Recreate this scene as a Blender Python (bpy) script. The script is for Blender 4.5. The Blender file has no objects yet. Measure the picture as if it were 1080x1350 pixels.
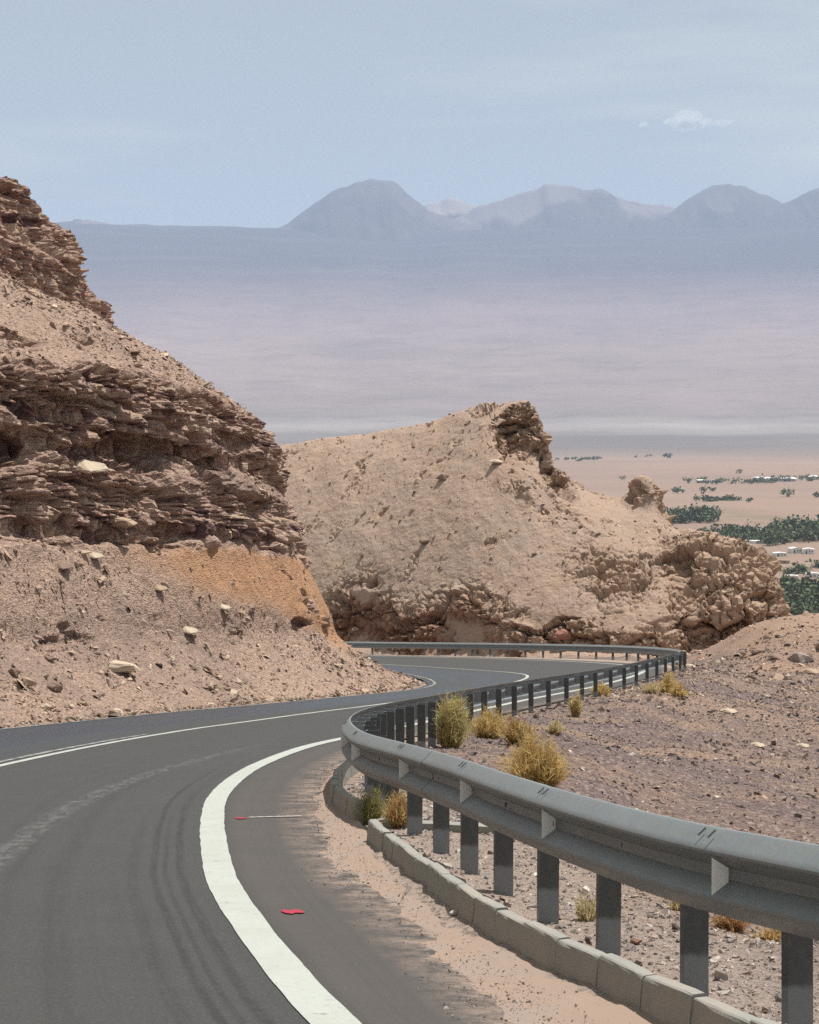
import bpy, math, random
import numpy as np
from mathutils import Vector, Matrix

# ------------------------------------------------------------------ camera, light, exposure
scene = bpy.context.scene
COL = scene.collection
random.seed(7)
RNG = np.random.default_rng(11)
EYE = 1.65
FPX = 2700.0
PITCH = math.atan(115 / 2700.0)

cam = bpy.data.cameras.new('camera')
cam.sensor_fit = 'HORIZONTAL'
cam.sensor_width = 36.0
cam.lens = 90.0
cam.clip_start = 0.2
cam.clip_end = 150000.0
cam_ob = bpy.data.objects.new('camera', cam)
COL.objects.link(cam_ob)
cam_ob.location = (0, 0, EYE)
cam_ob.rotation_euler = (math.pi / 2 - PITCH, 0, 0)
scene.camera = cam_ob

SUN_EL = math.radians(71)
SUN_AZ = math.radians(56)            # from ahead (+Y) and to the right
SUNV = Vector((math.sin(SUN_AZ) * math.cos(SUN_EL), math.cos(SUN_AZ) * math.cos(SUN_EL), math.sin(SUN_EL)))
sun = bpy.data.lights.new('sun', 'SUN')
sun.energy = 4.9
sun.angle = math.radians(0.53)
sun.color = (1.0, 0.955, 0.89)
sun_ob = bpy.data.objects.new('sun', sun)
COL.objects.link(sun_ob)
sun_ob.rotation_euler = (-SUNV).to_track_quat('-Z', 'Y').to_euler()
sun_ob.location = (0, 0, 50)

world = bpy.data.worlds.new('World')
scene.world = world
world.use_nodes = True
wn, wl = world.node_tree.nodes, world.node_tree.links
wn.clear()
w_out = wn.new('ShaderNodeOutputWorld')
w_bg = wn.new('ShaderNodeBackground')
w_sky = wn.new('ShaderNodeTexSky')
w_sky.sky_type = 'NISHITA'
w_sky.sun_disc = False
w_sky.sun_elevation = SUN_EL
w_sky.sun_rotation = SUN_AZ
w_sky.altitude = 2400
w_sky.air_density = 1.0
w_sky.dust_density = 1.2
w_sky.ozone_density = 1.0
w_bg.inputs['Strength'].default_value = 0.065
# thin cirrus veil, stretched bands all round the sky
w_tc = wn.new('ShaderNodeTexCoord')
w_map = wn.new('ShaderNodeMapping'); w_map.inputs['Scale'].default_value = (1.6, 1.6, 13.0)
w_map.inputs['Rotation'].default_value = (0.035, 0.05, 0.0)
w_noi = wn.new('ShaderNodeTexNoise'); w_noi.inputs['Scale'].default_value = 1.7
w_noi.inputs['Detail'].default_value = 6; w_noi.inputs['Roughness'].default_value = 0.5
w_rmp = wn.new('ShaderNodeMapRange')
w_rmp.inputs['From Min'].default_value = 0.42; w_rmp.inputs['From Max'].default_value = 0.60
w_rmp.inputs['To Min'].default_value = 0.55; w_rmp.inputs['To Max'].default_value = 1.0
w_mix = wn.new('ShaderNodeMix'); w_mix.data_type = 'RGBA'
w_mix.inputs['B'].default_value = (8.2, 8.7, 7.8, 1)
wl.new(w_tc.outputs['Generated'], w_map.inputs['Vector'])
wl.new(w_map.outputs['Vector'], w_noi.inputs['Vector'])
wl.new(w_noi.outputs['Fac'], w_rmp.inputs['Value'])
wl.new(w_rmp.outputs['Result'], w_mix.inputs['Factor'])
wl.new(w_sky.outputs['Color'], w_mix.inputs['A'])
wl.new(w_mix.outputs['Result'], w_bg.inputs['Color'])
wl.new(w_bg.outputs['Background'], w_out.inputs['Surface'])

scene.view_settings.view_transform = 'Standard'
scene.view_settings.look = 'None'
scene.view_settings.exposure = 0.3
scene.view_settings.gamma = 1.0
scene.view_settings.use_curve_mapping = False
scene.render.engine = 'CYCLES'
scene.cycles.use_denoising = False
scene.cycles.volume_bounces = 1
scene.cycles.max_bounces = 6

HAZE_DENSITY = 2.3e-5

# ------------------------------------------------------------------ numpy noise
def _hash(ix, iy, iz, seed):
    h = (ix.astype(np.int64) * 374761393 + iy.astype(np.int64) * 668265263 + iz.astype(np.int64) * 2147483647 + seed * 974634541) & 0xFFFFFFFF
    h = h.astype(np.uint32)
    h ^= h >> np.uint32(13); h *= np.uint32(1274126177); h ^= h >> np.uint32(16)
    h *= np.uint32(2246822519); h ^= h >> np.uint32(15)
    return h.astype(np.float32) / np.float32(4294967295.0)

def vnoise(x, y, z=None, seed=0):
    x = np.asarray(x, np.float32); y = np.asarray(y, np.float32)
    z = np.zeros_like(x) if z is None else np.asarray(z, np.float32)
    x, y, z = np.broadcast_arrays(x, y, z)
    ix, iy, iz = np.floor(x), np.floor(y), np.floor(z)
    fx, fy, fz = x - ix, y - iy, z - iz
    ix, iy, iz = ix.astype(np.int64), iy.astype(np.int64), iz.astype(np.int64)
    fx = fx * fx * (3 - 2 * fx); fy = fy * fy * (3 - 2 * fy); fz = fz * fz * (3 - 2 * fz)
    def c(a, b, d): return _hash(ix + a, iy + b, iz + d, seed)
    x00 = c(0, 0, 0) * (1 - fx) + c(1, 0, 0) * fx
    x10 = c(0, 1, 0) * (1 - fx) + c(1, 1, 0) * fx
    x01 = c(0, 0, 1) * (1 - fx) + c(1, 0, 1) * fx
    x11 = c(0, 1, 1) * (1 - fx) + c(1, 1, 1) * fx
    y0 = x00 * (1 - fy) + x10 * fy
    y1 = x01 * (1 - fy) + x11 * fy
    return (y0 * (1 - fz) + y1 * fz) * 2 - 1

def fbm(x, y, z=None, oct=4, seed=0, gain=0.5, lac=2.03):
    x = np.asarray(x, np.float32)
    t = np.zeros(np.broadcast(x, y).shape, np.float32); a = 1.0; n = 0.0; f = 1.0
    for o in range(oct):
        t += a * vnoise(x * f + o * 17.3, np.asarray(y) * f + o * 5.1, None if z is None else np.asarray(z) * f + o * 9.7, seed + o)
        n += a; a *= gain; f *= lac
    return t / n

def worley(x, y, z, seed=0):
    """distance to nearest cell point, and that cell's random value"""
    x = np.asarray(x, np.float32); y = np.asarray(y, np.float32); z = np.asarray(z, np.float32)
    ix, iy, iz = [np.floor(v).astype(np.int64) for v in (x, y, z)]
    best = np.full(x.shape, 9.0, np.float32); sec = best.copy(); val = np.zeros_like(best)
    for a in (-1, 0, 1):
        for b in (-1, 0, 1):
            for c in (-1, 0, 1):
                jx, jy, jz = ix + a, iy + b, iz + c
                px = jx + _hash(jx, jy, jz, seed); py = jy + _hash(jx, jy, jz, seed + 1); pz = jz + _hash(jx, jy, jz, seed + 2)
                d = (px - x) ** 2 + (py - y) ** 2 + (pz - z) ** 2
                m = d < best
                sec = np.where(m, best, np.minimum(sec, d))
                val = np.where(m, _hash(jx, jy, jz, seed + 3), val)
                best = np.where(m, d, best)
    return np.sqrt(best).astype(np.float32), np.sqrt(sec).astype(np.float32), val.astype(np.float32)

def sstep(a, b, x):
    t = np.clip((np.asarray(x, np.float64) - a) / (b - a), 0, 1)
    return t * t * (3 - 2 * t)

def spline(pts, step, closed_ends=True):
    """Catmull-Rom through 2D points, resampled evenly"""
    P = np.array(pts, float)
    P = np.vstack([2 * P[0] - P[1], P, 2 * P[-1] - P[-2]])
    out = []
    for i in range(1, len(P) - 2):
        p0, p1, p2, p3 = P[i - 1:i + 3]
        d = [max(np.linalg.norm(b - a), 1e-6) ** 0.5 for a, b in ((p0, p1), (p1, p2), (p2, p3))]
        m1 = (p2 - p1) + d[1] * ((p1 - p0) / d[0] - (p2 - p0) / (d[0] + d[1]))
        m2 = (p2 - p1) + d[1] * ((p3 - p2) / d[2] - (p3 - p1) / (d[1] + d[2]))
        t = np.linspace(0, 1, 60, endpoint=False)[:, None]
        out.append((2 * t**3 - 3 * t**2 + 1) * p1 + (t**3 - 2 * t**2 + t) * m1 + (-2 * t**3 + 3 * t**2) * p2 + (t**3 - t**2) * m2)
    out.append(P[-2][None])
    C = np.vstack(out)
    L = np.concatenate([[0], np.cumsum(np.linalg.norm(np.diff(C, axis=0), axis=1))])
    n = max(2, int(round(L[-1] / step)) + 1)
    s = np.linspace(0, L[-1], n)
    return np.stack([np.interp(s, L, C[:, k]) for k in range(C.shape[1])], 1)

def tangents(C):
    t = np.gradient(C, axis=0)
    return t / np.linalg.norm(t, axis=1, keepdims=True)

# ------------------------------------------------------------------ road height: it runs down the hill at about ten percent
_T = np.array([(-400, 41.6), (-30, 3.12), (0, 0), (10, -1.04), (20, -2.12), (30, -3.22), (45, -4.92), (53, -5.76), (71, -7.5), (90, -9.25),
               (120, -11.95), (150, -14.9), (165, -16.4), (200, -19.5), (600, -60)])
_g = np.arange(-60, 330, .25)
_k = np.exp(-np.linspace(-2.5, 2.5, 41) ** 2 / 2); _k /= _k.sum()
_z = np.convolve(np.pad(np.interp(_g, _T[:, 0], _T[:, 1]), 20, mode='reflect', reflect_type='odd'), _k, 'valid')
def zr(y): return np.interp(y, _g, _z)

# ------------------------------------------------------------------ mesh helpers
def link(name, me, mat=None, parent=None):
    o = bpy.data.objects.new(name, me)
    COL.objects.link(o)
    if mat is not None and me is not None and len(me.materials) == 0:
        me.materials.append(mat)
    if parent is not None:
        o.parent = parent
    return o

def np_mesh(name, V, F, smooth=True, attrs=None):
    """V (n,3), F (m,3|4) int; attrs {name: (n,) float or (n,4) colour}"""
    V = np.ascontiguousarray(V, np.float32); F = np.ascontiguousarray(F, np.int32)
    k = F.shape[1]
    me = bpy.data.meshes.new(name)
    me.vertices.add(len(V)); me.vertices.foreach_set('co', V.ravel())
    me.loops.add(F.size); me.loops.foreach_set('vertex_index', F.ravel())
    me.polygons.add(len(F))
    me.polygons.foreach_set('loop_start', np.arange(0, F.size, k, dtype=np.int32))
    me.polygons.foreach_set('loop_total', np.full(len(F), k, np.int32))
    me.polygons.foreach_set('use_smooth', np.full(len(F), smooth, bool))
    for n, a in (attrs or {}).items():
        a = np.ascontiguousarray(a, np.float32)
        if a.ndim == 1:
            t = me.attributes.new(n, 'FLOAT', 'POINT'); t.data.foreach_set('value', a)
        else:
            t = me.attributes.new(n, 'FLOAT_COLOR', 'POINT'); t.data.foreach_set('color', a.ravel())
    me.update(calc_edges=True)
    me.validate()
    return me

def grid_faces(nr, nc):
    i = np.arange(nr * nc).reshape(nr, nc)
    return np.stack([i[:-1, :-1], i[:-1, 1:], i[1:, 1:], i[1:, :-1]], -1).reshape(-1, 4)

def grid_normals(P):
    du = np.gradient(P, axis=1); dv = np.gradient(P, axis=0)
    n = np.cross(du, dv)
    return n / (np.linalg.norm(n, axis=2, keepdims=True) + 1e-9)

def tag(o, label=None, cat=None, group=None, kind=None):
    if label: o['label'] = label
    if cat: o['category'] = cat
    if group: o['group'] = group
    if kind: o['kind'] = kind
    return o

class MB:
    """collects simple solids into one mesh"""
    def __init__(s): s.v = []; s.f = []
    def add(s, V, F):
        b = len(s.v); s.v += [tuple(p) for p in V]; s.f += [tuple(b + i for i in f) for f in F]
    def box(s, c, size, rz=0.0, taper=1.0):
        hx, hy, hz = [q / 2 for q in size]
        V = []
        for z, k in ((-hz, 1.0), (hz, taper)):
            for x, y in ((-hx, -hy), (hx, -hy), (hx, hy), (-hx, hy)):
                x, y = x * k, y * k
                V.append((c[0] + x * math.cos(rz) - y * math.sin(rz), c[1] + x * math.sin(rz) + y * math.cos(rz), c[2] + z))
        s.add(V, [(3, 2, 1, 0), (4, 5, 6, 7), (0, 1, 5, 4), (1, 2, 6, 5), (2, 3, 7, 6), (3, 0, 4, 7)])
    def prism(s, poly, origin, ax, ay, az, length):
        """2D polygon in (ax, ay) extruded along az"""
        o = Vector(origin); ax, ay, az = Vector(ax), Vector(ay), Vector(az)
        n = len(poly)
        V = [o + ax * p + ay * q for p, q in poly] + [o + ax * p + ay * q + az * length for p, q in poly]
        F = [tuple(range(n - 1, -1, -1)), tuple(range(n, 2 * n))] + [(i, (i + 1) % n, n + (i + 1) % n, n + i) for i in range(n)]
        s.add(V, F)
    def mesh(s, name, smooth=False):
        me = bpy.data.meshes.new(name); me.from_pydata(s.v, [], s.f); me.update()
        if smooth:
            for p in me.polygons: p.use_smooth = True
        return me
    def build(s, name, mat, parent=None, smooth=False):
        return link(name, s.mesh(name, smooth), mat, parent)

# ------------------------------------------------------------------ materials
class NT:
    def __init__(s, name, rough=0.9, spec=0.2):
        s.m = bpy.data.materials.new(name); s.m.use_nodes = True
        s.t = s.m.node_tree; s.n = s.t.nodes; s.l = s.t.links
        s.b = s.n['Principled BSDF']
        s.b.inputs['Roughness'].default_value = rough
        s.b.inputs['Specular IOR Level'].default_value = spec
        s.geo = None
    def set(s, sock, v):
        if hasattr(v, 'is_output') or isinstance(v, bpy.types.NodeSocket): s.l.new(v, sock)
        else: sock.default_value = v
    def pos(s):
        if s.geo is None: s.geo = s.n.new('ShaderNodeTexCoord')
        return s.geo.outputs['Object']
    def attr(s, name, out='Fac'):
        a = s.n.new('ShaderNodeAttribute'); a.attribute_name = name
        return a.outputs[out]
    def mapping(s, scale=(1, 1, 1), rot=(0, 0, 0), vec=None):
        m = s.n.new('ShaderNodeMapping'); m.inputs['Scale'].default_value = scale; m.inputs['Rotation'].default_value = rot
        s.l.new(vec if vec is not None else s.pos(), m.inputs['Vector'])
        return m.outputs['Vector']
    def noise(s, scale, detail=4, rough=0.55, vec=None, out='Fac', distort=0.0):
        t = s.n.new('ShaderNodeTexNoise')
        t.inputs['Scale'].default_value = scale; t.inputs['Detail'].default_value = detail; t.inputs['Roughness'].default_value = rough
        t.inputs['Distortion'].default_value = distort
        s.l.new(vec if vec is not None else s.pos(), t.inputs['Vector'])
        return t.outputs[out]
    def voronoi(s, scale, vec=None, out='Distance', feature='F1'):
        t = s.n.new('ShaderNodeTexVoronoi'); t.feature = feature
        t.inputs['Scale'].default_value = scale
        s.l.new(vec if vec is not None else s.pos(), t.inputs['Vector'])
        return t.outputs[out]
    def rng(s, v, a, b, c=0.0, d=1.0):
        t = s.n.new('ShaderNodeMapRange'); t.inputs['From Min'].default_value = a; t.inputs['From Max'].default_value = b
        t.inputs['To Min'].default_value = c; t.inputs['To Max'].default_value = d
        s.l.new(v, t.inputs['Value']); return t.outputs['Result']
    def mix(s, f, a, b, blend='MIX'):
        t = s.n.new('ShaderNodeMix'); t.data_type = 'RGBA'; t.blend_type = blend
        s.set(t.inputs['Factor'], f)
        for k, v in (('A', a), ('B', b)):
            if isinstance(v, (tuple, list)): v = tuple(v) + ((1,) if len(v) == 3 else ())
            s.set(t.inputs[k], v)
        return t.outputs['Result']
    def ramp(s, v, stops, interp='LINEAR'):
        t = s.n.new('ShaderNodeValToRGB'); r = t.color_ramp; r.interpolation = interp
        while len(r.elements) < len(stops): r.elements.new(0.5)
        for e, (p, c) in zip(r.elements, stops): e.position = p; e.color = tuple(c) + (1,)
        s.l.new(v, t.inputs['Fac']); return t.outputs['Color']
    def math(s, op, a, b=0.0):
        t = s.n.new('ShaderNodeMath'); t.operation = op
        s.set(t.inputs[0], a); s.set(t.inputs[1], b); return t.outputs[0]
    def bump(s, h, strength=0.5, dist=0.05, prev=None):
        t = s.n.new('ShaderNodeBump'); t.inputs['Strength'].default_value = strength; t.inputs['Distance'].default_value = dist
        s.l.new(h, t.inputs['Height'])
        if prev is not None: s.l.new(prev, t.inputs['Normal'])
        return t.outputs['Normal']
    def done(s, col, normal=None, rough=None):
        if isinstance(col, tuple): s.b.inputs['Base Color'].default_value = tuple(col) + ((1,) if len(col) == 3 else ())
        else: s.l.new(col, s.b.inputs['Base Color'])
        if normal is not None: s.l.new(normal, s.b.inputs['Normal'])
        if rough is not None: s.set(s.b.inputs['Roughness'], rough)
        return s.m

def mat_plain(name, col, rough=0.8, var=0.25, scale=8.0, spec=0.3, metal=0.0, bump=0.0):
    t = NT(name, rough, spec)
    n = t.noise(scale, 5, 0.6)
    c = t.mix(n, tuple(x * (1 - var) for x in col), tuple(min(1, x * (1 + var)) for x in col))
    t.b.inputs['Metallic'].default_value = metal
    nb = t.bump(t.noise(scale * 6, 4, 0.7), bump, 0.02) if bump else None
    return t.done(c, nb)

def mat_cliff():
    t = NT('layered_rock', 0.95, 0.12)
    rock = t.attr('rock'); orange = t.attr('orange'); lay = t.attr('lay', 'Vector'); tone = t.attr('tone')
    # strata: noise over bedding coordinates, nearly constant along the bed
    v1 = t.mapping((0.35, 2.4, 1.0), vec=lay)
    v2 = t.mapping((0.8, 8.5, 1.0), vec=lay)
    n1 = t.noise(1.0, 3, 0.5, v1); n2 = t.noise(1.0, 4, 0.6, v2)
    bed = t.math('ADD', t.math('MULTIPLY', n1, 0.55), t.math('MULTIPLY', n2, 0.45))
    bed = t.rng(bed, 0.40, 0.61, 0.22, 0.88)
    rc = t.ramp(bed, [(0.28, (0.17, 0.105, 0.10)), (0.38, (0.38, 0.235, 0.20)), (0.45, (0.62, 0.44, 0.325)), (0.50, (0.30, 0.19, 0.18)), (0.58, (0.49, 0.325, 0.25)), (0.64, (0.70, 0.56, 0.43)), (0.70, (0.40, 0.26, 0.225)), (0.80, (0.58, 0.415, 0.305))])
    rc = t.mix(t.rng(t.noise(0.6, 4, 0.6), 0.52, 0.72, 0, 0.5), rc, (0.56, 0.375, 0.28))
    rc = t.mix(t.rng(t.noise(2.2, 5, 0.7), 0.55, 0.75, 0, 0.6), rc, (0.22, 0.15, 0.14))
    # talus
    tc = t.mix(t.rng(t.noise(0.55, 5, 0.6), 0.35, 0.66), (0.51, 0.35, 0.265), (0.44, 0.31, 0.25))
    tc = t.mix(t.rng(t.noise(1.3, 4, 0.6), 0.5, 0.72, 0, 0.7), tc, (0.55, 0.38, 0.28))
    sp = t.noise(14, 5, 0.75)
    tc = t.mix(t.rng(sp, 0.53, 0.68, 0, 0.85), tc, (0.17, 0.115, 0.092))
    tc = t.mix(t.rng(t.noise(19, 4, 0.7), 0.57, 0.68, 0, 0.75), tc, (0.56, 0.44, 0.34))
    vs = t.voronoi(13, out='Color', vec=t.mapping((1, 1, 1.7))); sx2 = t.n.new('ShaderNodeSeparateColor'); t.l.new(vs, sx2.inputs[0])
    tc = t.mix(t.rng(sx2.outputs[0], 0.5, 0.95, 0, .6), tc, (0.22, 0.15, 0.125))
    tc = t.mix(t.rng(sx2.outputs[1], 0.68, 1.0, 0, .75), tc, (0.58, 0.45, 0.35))
    oc = t.mix(t.noise(2.5, 5, 0.6), (0.55, 0.305, 0.17), (0.49, 0.295, 0.185))
    oc = t.mix(t.rng(t.noise(9, 4, 0.6), 0.55, 0.75, 0, 0.6), oc, (0.30, 0.16, 0.09))
    c = t.mix(orange, tc, oc)
    c = t.mix(rock, c, rc)
    c = t.mix(t.math('MULTIPLY', tone, .6), c, (0.27, 0.205, 0.18))
    nb = t.bump(t.noise(11, 8, 0.76), 1.0, 0.11)
    nb = t.bump(t.voronoi(12, vec=t.mapping((1, 1, 1.7))), .7, 0.08, nb)
    nb = t.bump(t.noise(1.0, 3, 0.6, t.mapping((3.0, 26.0, 3.0), vec=lay)), 0.55, 0.05, nb)
    return t.done(c, nb)

def mat_hill():
    t = NT('dry_hill', 0.95, 0.12)
    rock = t.attr('rock'); band = t.attr('band')
    tc = t.mix(t.rng(t.noise(0.22, 5, 0.6), 0.35, 0.66), (0.40, 0.285, 0.22), (0.345, 0.262, 0.212))
    tc = t.mix(t.rng(t.noise(0.5, 5, 0.6), 0.5, 0.75, 0, 0.7), tc, (0.42, 0.295, 0.20))
    tc = t.mix(t.rng(t.noise(7, 5, 0.8), 0.54, 0.70, 0, 0.75), tc, (0.21, 0.145, 0.11))
    tc = t.mix(t.rng(t.noise(9, 4, 0.8), 0.58, 0.72, 0, 0.6), tc, (0.50, 0.39, 0.30))
    tc = t.mix(t.rng(t.noise(1.0, 5, 0.6, t.mapping((0.5, 0.5, 3.0))), 0.52, 0.7, 0, 0.45), tc, (0.36, 0.235, 0.175))
    rc = t.mix(t.noise(1.5, 6, 0.65), (0.32, 0.215, 0.16), (0.49, 0.36, 0.265))
    rc = t.mix(t.rng(t.noise(4, 5, 0.7), 0.55, 0.7, 0, 0.7), rc, (0.15, 0.09, 0.065))
    c = t.mix(rock, tc, rc)
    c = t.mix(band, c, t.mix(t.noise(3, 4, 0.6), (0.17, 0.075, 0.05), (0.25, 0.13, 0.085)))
    nb = t.bump(t.noise(4, 8, 0.72), 0.7, 0.18)
    return t.done(c, nb)

def mat_ground():
    t = NT('gravel_ground', 0.95, 0.12)
    sand = t.attr('sand'); dirt = t.attr('dirt')
    ang = math.radians(-35)
    st = t.noise(1.0, 5, 0.6, t.mapping((0.10, 0.42, 0.3), (0, 0, ang)))
    c = t.mix(t.rng(st, 0.43, 0.58), (0.165, 0.122, 0.118), (0.30, 0.205, 0.15))
    c = t.mix(t.rng(t.noise(0.6, 5, 0.6), 0.45, 0.75, 0, 0.5), c, (0.24, 0.175, 0.17))
    c = t.mix(t.rng(t.noise(22, 5, 0.75), 0.55, 0.7, 0, 0.75), c, (0.15, 0.11, 0.105))
    c = t.mix(t.rng(t.noise(31, 4, 0.75), 0.6, 0.72, 0, 0.7), c, (0.50, 0.40, 0.33))
    vs = t.voronoi(17, out='Color'); sx2 = t.n.new('ShaderNodeSeparateColor'); t.l.new(vs, sx2.inputs[0])
    c = t.mix(t.rng(sx2.outputs[0], 0.55, 0.95, 0, .55), c, (0.11, 0.082, 0.08))
    c = t.mix(t.rng(sx2.outputs[1], 0.72, 1.0, 0, .75), c, (0.42, 0.32, 0.26))
    c = t.mix(t.math('MULTIPLY', dirt, .74), c, t.mix(t.noise(0.9, 5, 0.65), (0.42, 0.285, 0.205), (0.36, 0.24, 0.175)))
    sc = t.mix(t.noise(5, 6, 0.65), (0.42, 0.33, 0.275), (0.34, 0.28, 0.24))
    c = t.mix(sand, c, sc)
    nb = t.bump(t.noise(30, 6, 0.75), 0.9, 0.03)
    nb = t.bump(t.noise(7, 5, 0.7), 0.6, 0.08, nb)
    nb = t.bump(t.voronoi(15), 0.8, 0.06, nb)
    return t.done(c, nb)

def mat_sand():
    t = NT('windblown_sand', 0.95, 0.1)
    c = t.mix(t.noise(4, 6, 0.65), (0.335, 0.245, 0.19), (0.285, 0.215, 0.175))
    c = t.mix(t.rng(t.noise(45, 4, 0.7), 0.6, 0.75, 0, 0.6), c, (0.22, 0.165, 0.14))
    c = t.mix(t.rng(t.noise(1.7, 5, 0.6), 0.42, 0.68, 0, 0.8), c, (0.29, 0.235, 0.205))
    return t.done(c, t.bump(t.noise(40, 6, 0.7), 0.6, 0.012))

def mat_asphalt():
    t = NT('asphalt', 0.8, 0.35)
    lat = t.attr('lat'); alo = t.attr('along')
    n = t.noise(3.0, 6, 0.6)
    c = t.mix(n, (0.033, 0.0325, 0.0325), (0.046, 0.045, 0.0445))
    # aggregate speckle
    c = t.mix(t.rng(t.noise(70, 4, 0.85), 0.50, 0.70, 0, 0.85), c, (0.115, 0.112, 0.108))
    c = t.mix(t.rng(t.noise(38, 4, 0.8), 0.55, 0.72, 0, 0.7), c, (0.018, 0.018, 0.019))
    c = t.mix(t.rng(t.noise(0.9, 5, 0.65), 0.45, 0.75, 0, 0.45), c, (0.058, 0.055, 0.052))
    # dust blown onto the shoulder (right of the edge line): lat is 0 at the edge line, 1 at centre line, negative outside
    comb = t.n.new('ShaderNodeCombineXYZ'); t.l.new(lat, comb.inputs[0]); t.l.new(alo, comb.inputs[1])
    lv = comb.outputs[0]
    sh = t.math('MULTIPLY', t.rng(lat, -0.02, -0.08, 0, 1), t.rng(t.noise(1.4, 5, 0.6), 0.2, 0.75, 0.35, 0.75))
    c = t.mix(sh, c, (0.085, 0.070, 0.061))
    sd = t.math('MULTIPLY', t.rng(lat, -.20, -.33, 0, 1), t.rng(t.noise(3.5, 7, 0.75), 0.42, 0.62, 0, .9))
    c = t.mix(sd, c, (0.33, 0.245, 0.195))
    # polished wheel tracks and tyre scuffs, as worn in by traffic
    tr = t.noise(1.0, 4, 0.6, t.mapping((26, 0.05, 1), vec=lv))
    c = t.mix(t.rng(tr, 0.5, 0.72, 0, 0.22), c, (0.024, 0.024, 0.025))
    tr2 = t.noise(1.0, 5, 0.6, t.mapping((9, 0.12, 1), vec=lv))
    c = t.mix(t.rng(tr2, 0.50, 0.8, 0, 0.35), c, (0.056, 0.055, 0.055))
    # braking marks beside the edge line, a pale scuffed trail across the lane
    lat_w = t.math('ADD', lat, t.rng(t.noise(.16, 3, 0.6), 0.3, 0.7, -.007, .007))
    def trail(centre, w, a0, a1):
        d = t.math('ABSOLUTE', t.math('SUBTRACT', lat_w, centre))
        return t.math('MULTIPLY', t.rng(d, w * .4, w, 1, 0), t.math('MULTIPLY', t.rng(alo, a0, a0 + 4, 0, 1), t.rng(alo, a1 - 6, a1, 1, 0)))
    fine = t.math('MULTIPLY', t.rng(t.noise(1.0, 4, 0.7, t.mapping((90, 1.0, 1), vec=lv)), 0.35, 0.6, .3, 1), t.rng(t.noise(1.0, 3, 0.7, t.mapping((60, 14, 1), vec=lv)), 0.35, 0.6, .4, 1))
    for cen_, w_, a1_, k_ in ((.075, .012, 30, .8), (.104, .007, 27, .6), (.128, .010, 34, .75), (.172, .016, 26, .4), (.31, .03, 40, .3), (.40, .02, 30, .2)):
        c = t.mix(t.math('MULTIPLY', t.math('MULTIPLY', trail(cen_, w_, 3, a1_), fine), k_), c, (0.014, 0.014, 0.015))
    drift = t.math('ADD', t.math('MULTIPLY', alo, -.0115), .69)
    sc_ = t.math('MULTIPLY', trail(drift, .045, 12, 40), t.rng(t.noise(1.0, 6, 0.75, t.mapping((40, 3, 1), vec=lv)), 0.45, 0.62, 0, .8))
    c = t.mix(sc_, c, (0.12, 0.118, 0.116))
    # far lane polished smoother; its bluish sky sheen is painted into the colour
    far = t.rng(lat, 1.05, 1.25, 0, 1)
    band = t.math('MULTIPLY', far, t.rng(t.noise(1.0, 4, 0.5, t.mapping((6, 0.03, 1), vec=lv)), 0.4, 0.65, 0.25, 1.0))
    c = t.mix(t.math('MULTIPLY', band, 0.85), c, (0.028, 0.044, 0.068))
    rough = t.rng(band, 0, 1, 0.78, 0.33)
    nb = t.bump(t.noise(110, 4, 0.8), 0.45, 0.006)
    return t.done(c, nb, rough)

def mat_paint():
    t = NT('road_paint', 0.6, 0.3)
    c = t.mix(t.noise(7, 6, 0.65), (0.37, 0.39, 0.355), (0.44, 0.46, 0.42))
    c = t.mix(t.rng(t.noise(55, 6, 0.8), 0.54, 0.70, 0, 0.6), c, (0.22, 0.215, 0.20))
    c = t.mix(t.rng(t.noise(1.6, 5, 0.65), 0.45, 0.75, 0, 0.5), c, (0.34, 0.33, 0.29))
    c = t.mix(t.rng(t.noise(9, 7, 0.8), 0.60, 0.66, 0, 0.75), c, (0.10, 0.098, 0.095))
    return t.done(c, t.bump(t.noise(90, 3, 0.7), 0.3, 0.004))

def mat_faded():
    t = NT('faded_paint', 0.7, 0.2)
    w = t.rng(t.noise(3, 8, 0.75), 0.40, 0.58)
    c = t.mix(w, (0.085, 0.083, 0.082), (0.32, 0.32, 0.31))
    return t.done(c)

def mat_steel(name='galvanised_steel', k=1.0):
    t = NT(name, 0.42, 0.5)
    n = t.noise(2.2, 6, 0.65)
    c = t.mix(n, (0.155 * k, 0.172 * k, 0.178 * k), (0.21 * k, 0.23 * k, 0.234 * k))
    sp = t.voronoi(70, out='Color')
    c = t.mix(0.10, c, sp, 'OVERLAY')
    dust = t.rng(t.noise(5, 6, 0.7), 0.5, 0.8, 0, 0.4)
    c = t.mix(dust, c, (0.21, 0.20, 0.185))
    t.b.inputs['Metallic'].default_value = 0.0
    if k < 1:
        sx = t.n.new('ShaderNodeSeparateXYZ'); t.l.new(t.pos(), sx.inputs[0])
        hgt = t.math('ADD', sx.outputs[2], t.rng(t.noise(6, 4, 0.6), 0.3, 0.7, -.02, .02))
        c = t.mix(t.rng(hgt, 0.47, 0.495, .9, 0), c, (0.21, 0.225, 0.235))  # lighter foot of the posts: reflected light painted into the colour
    return t.done(c, t.bump(t.noise(9, 4, 0.6), 0.08, 0.01), t.rng(t.noise(7, 5, 0.6), 0.2, 0.8, 0.38, 0.55))

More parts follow.
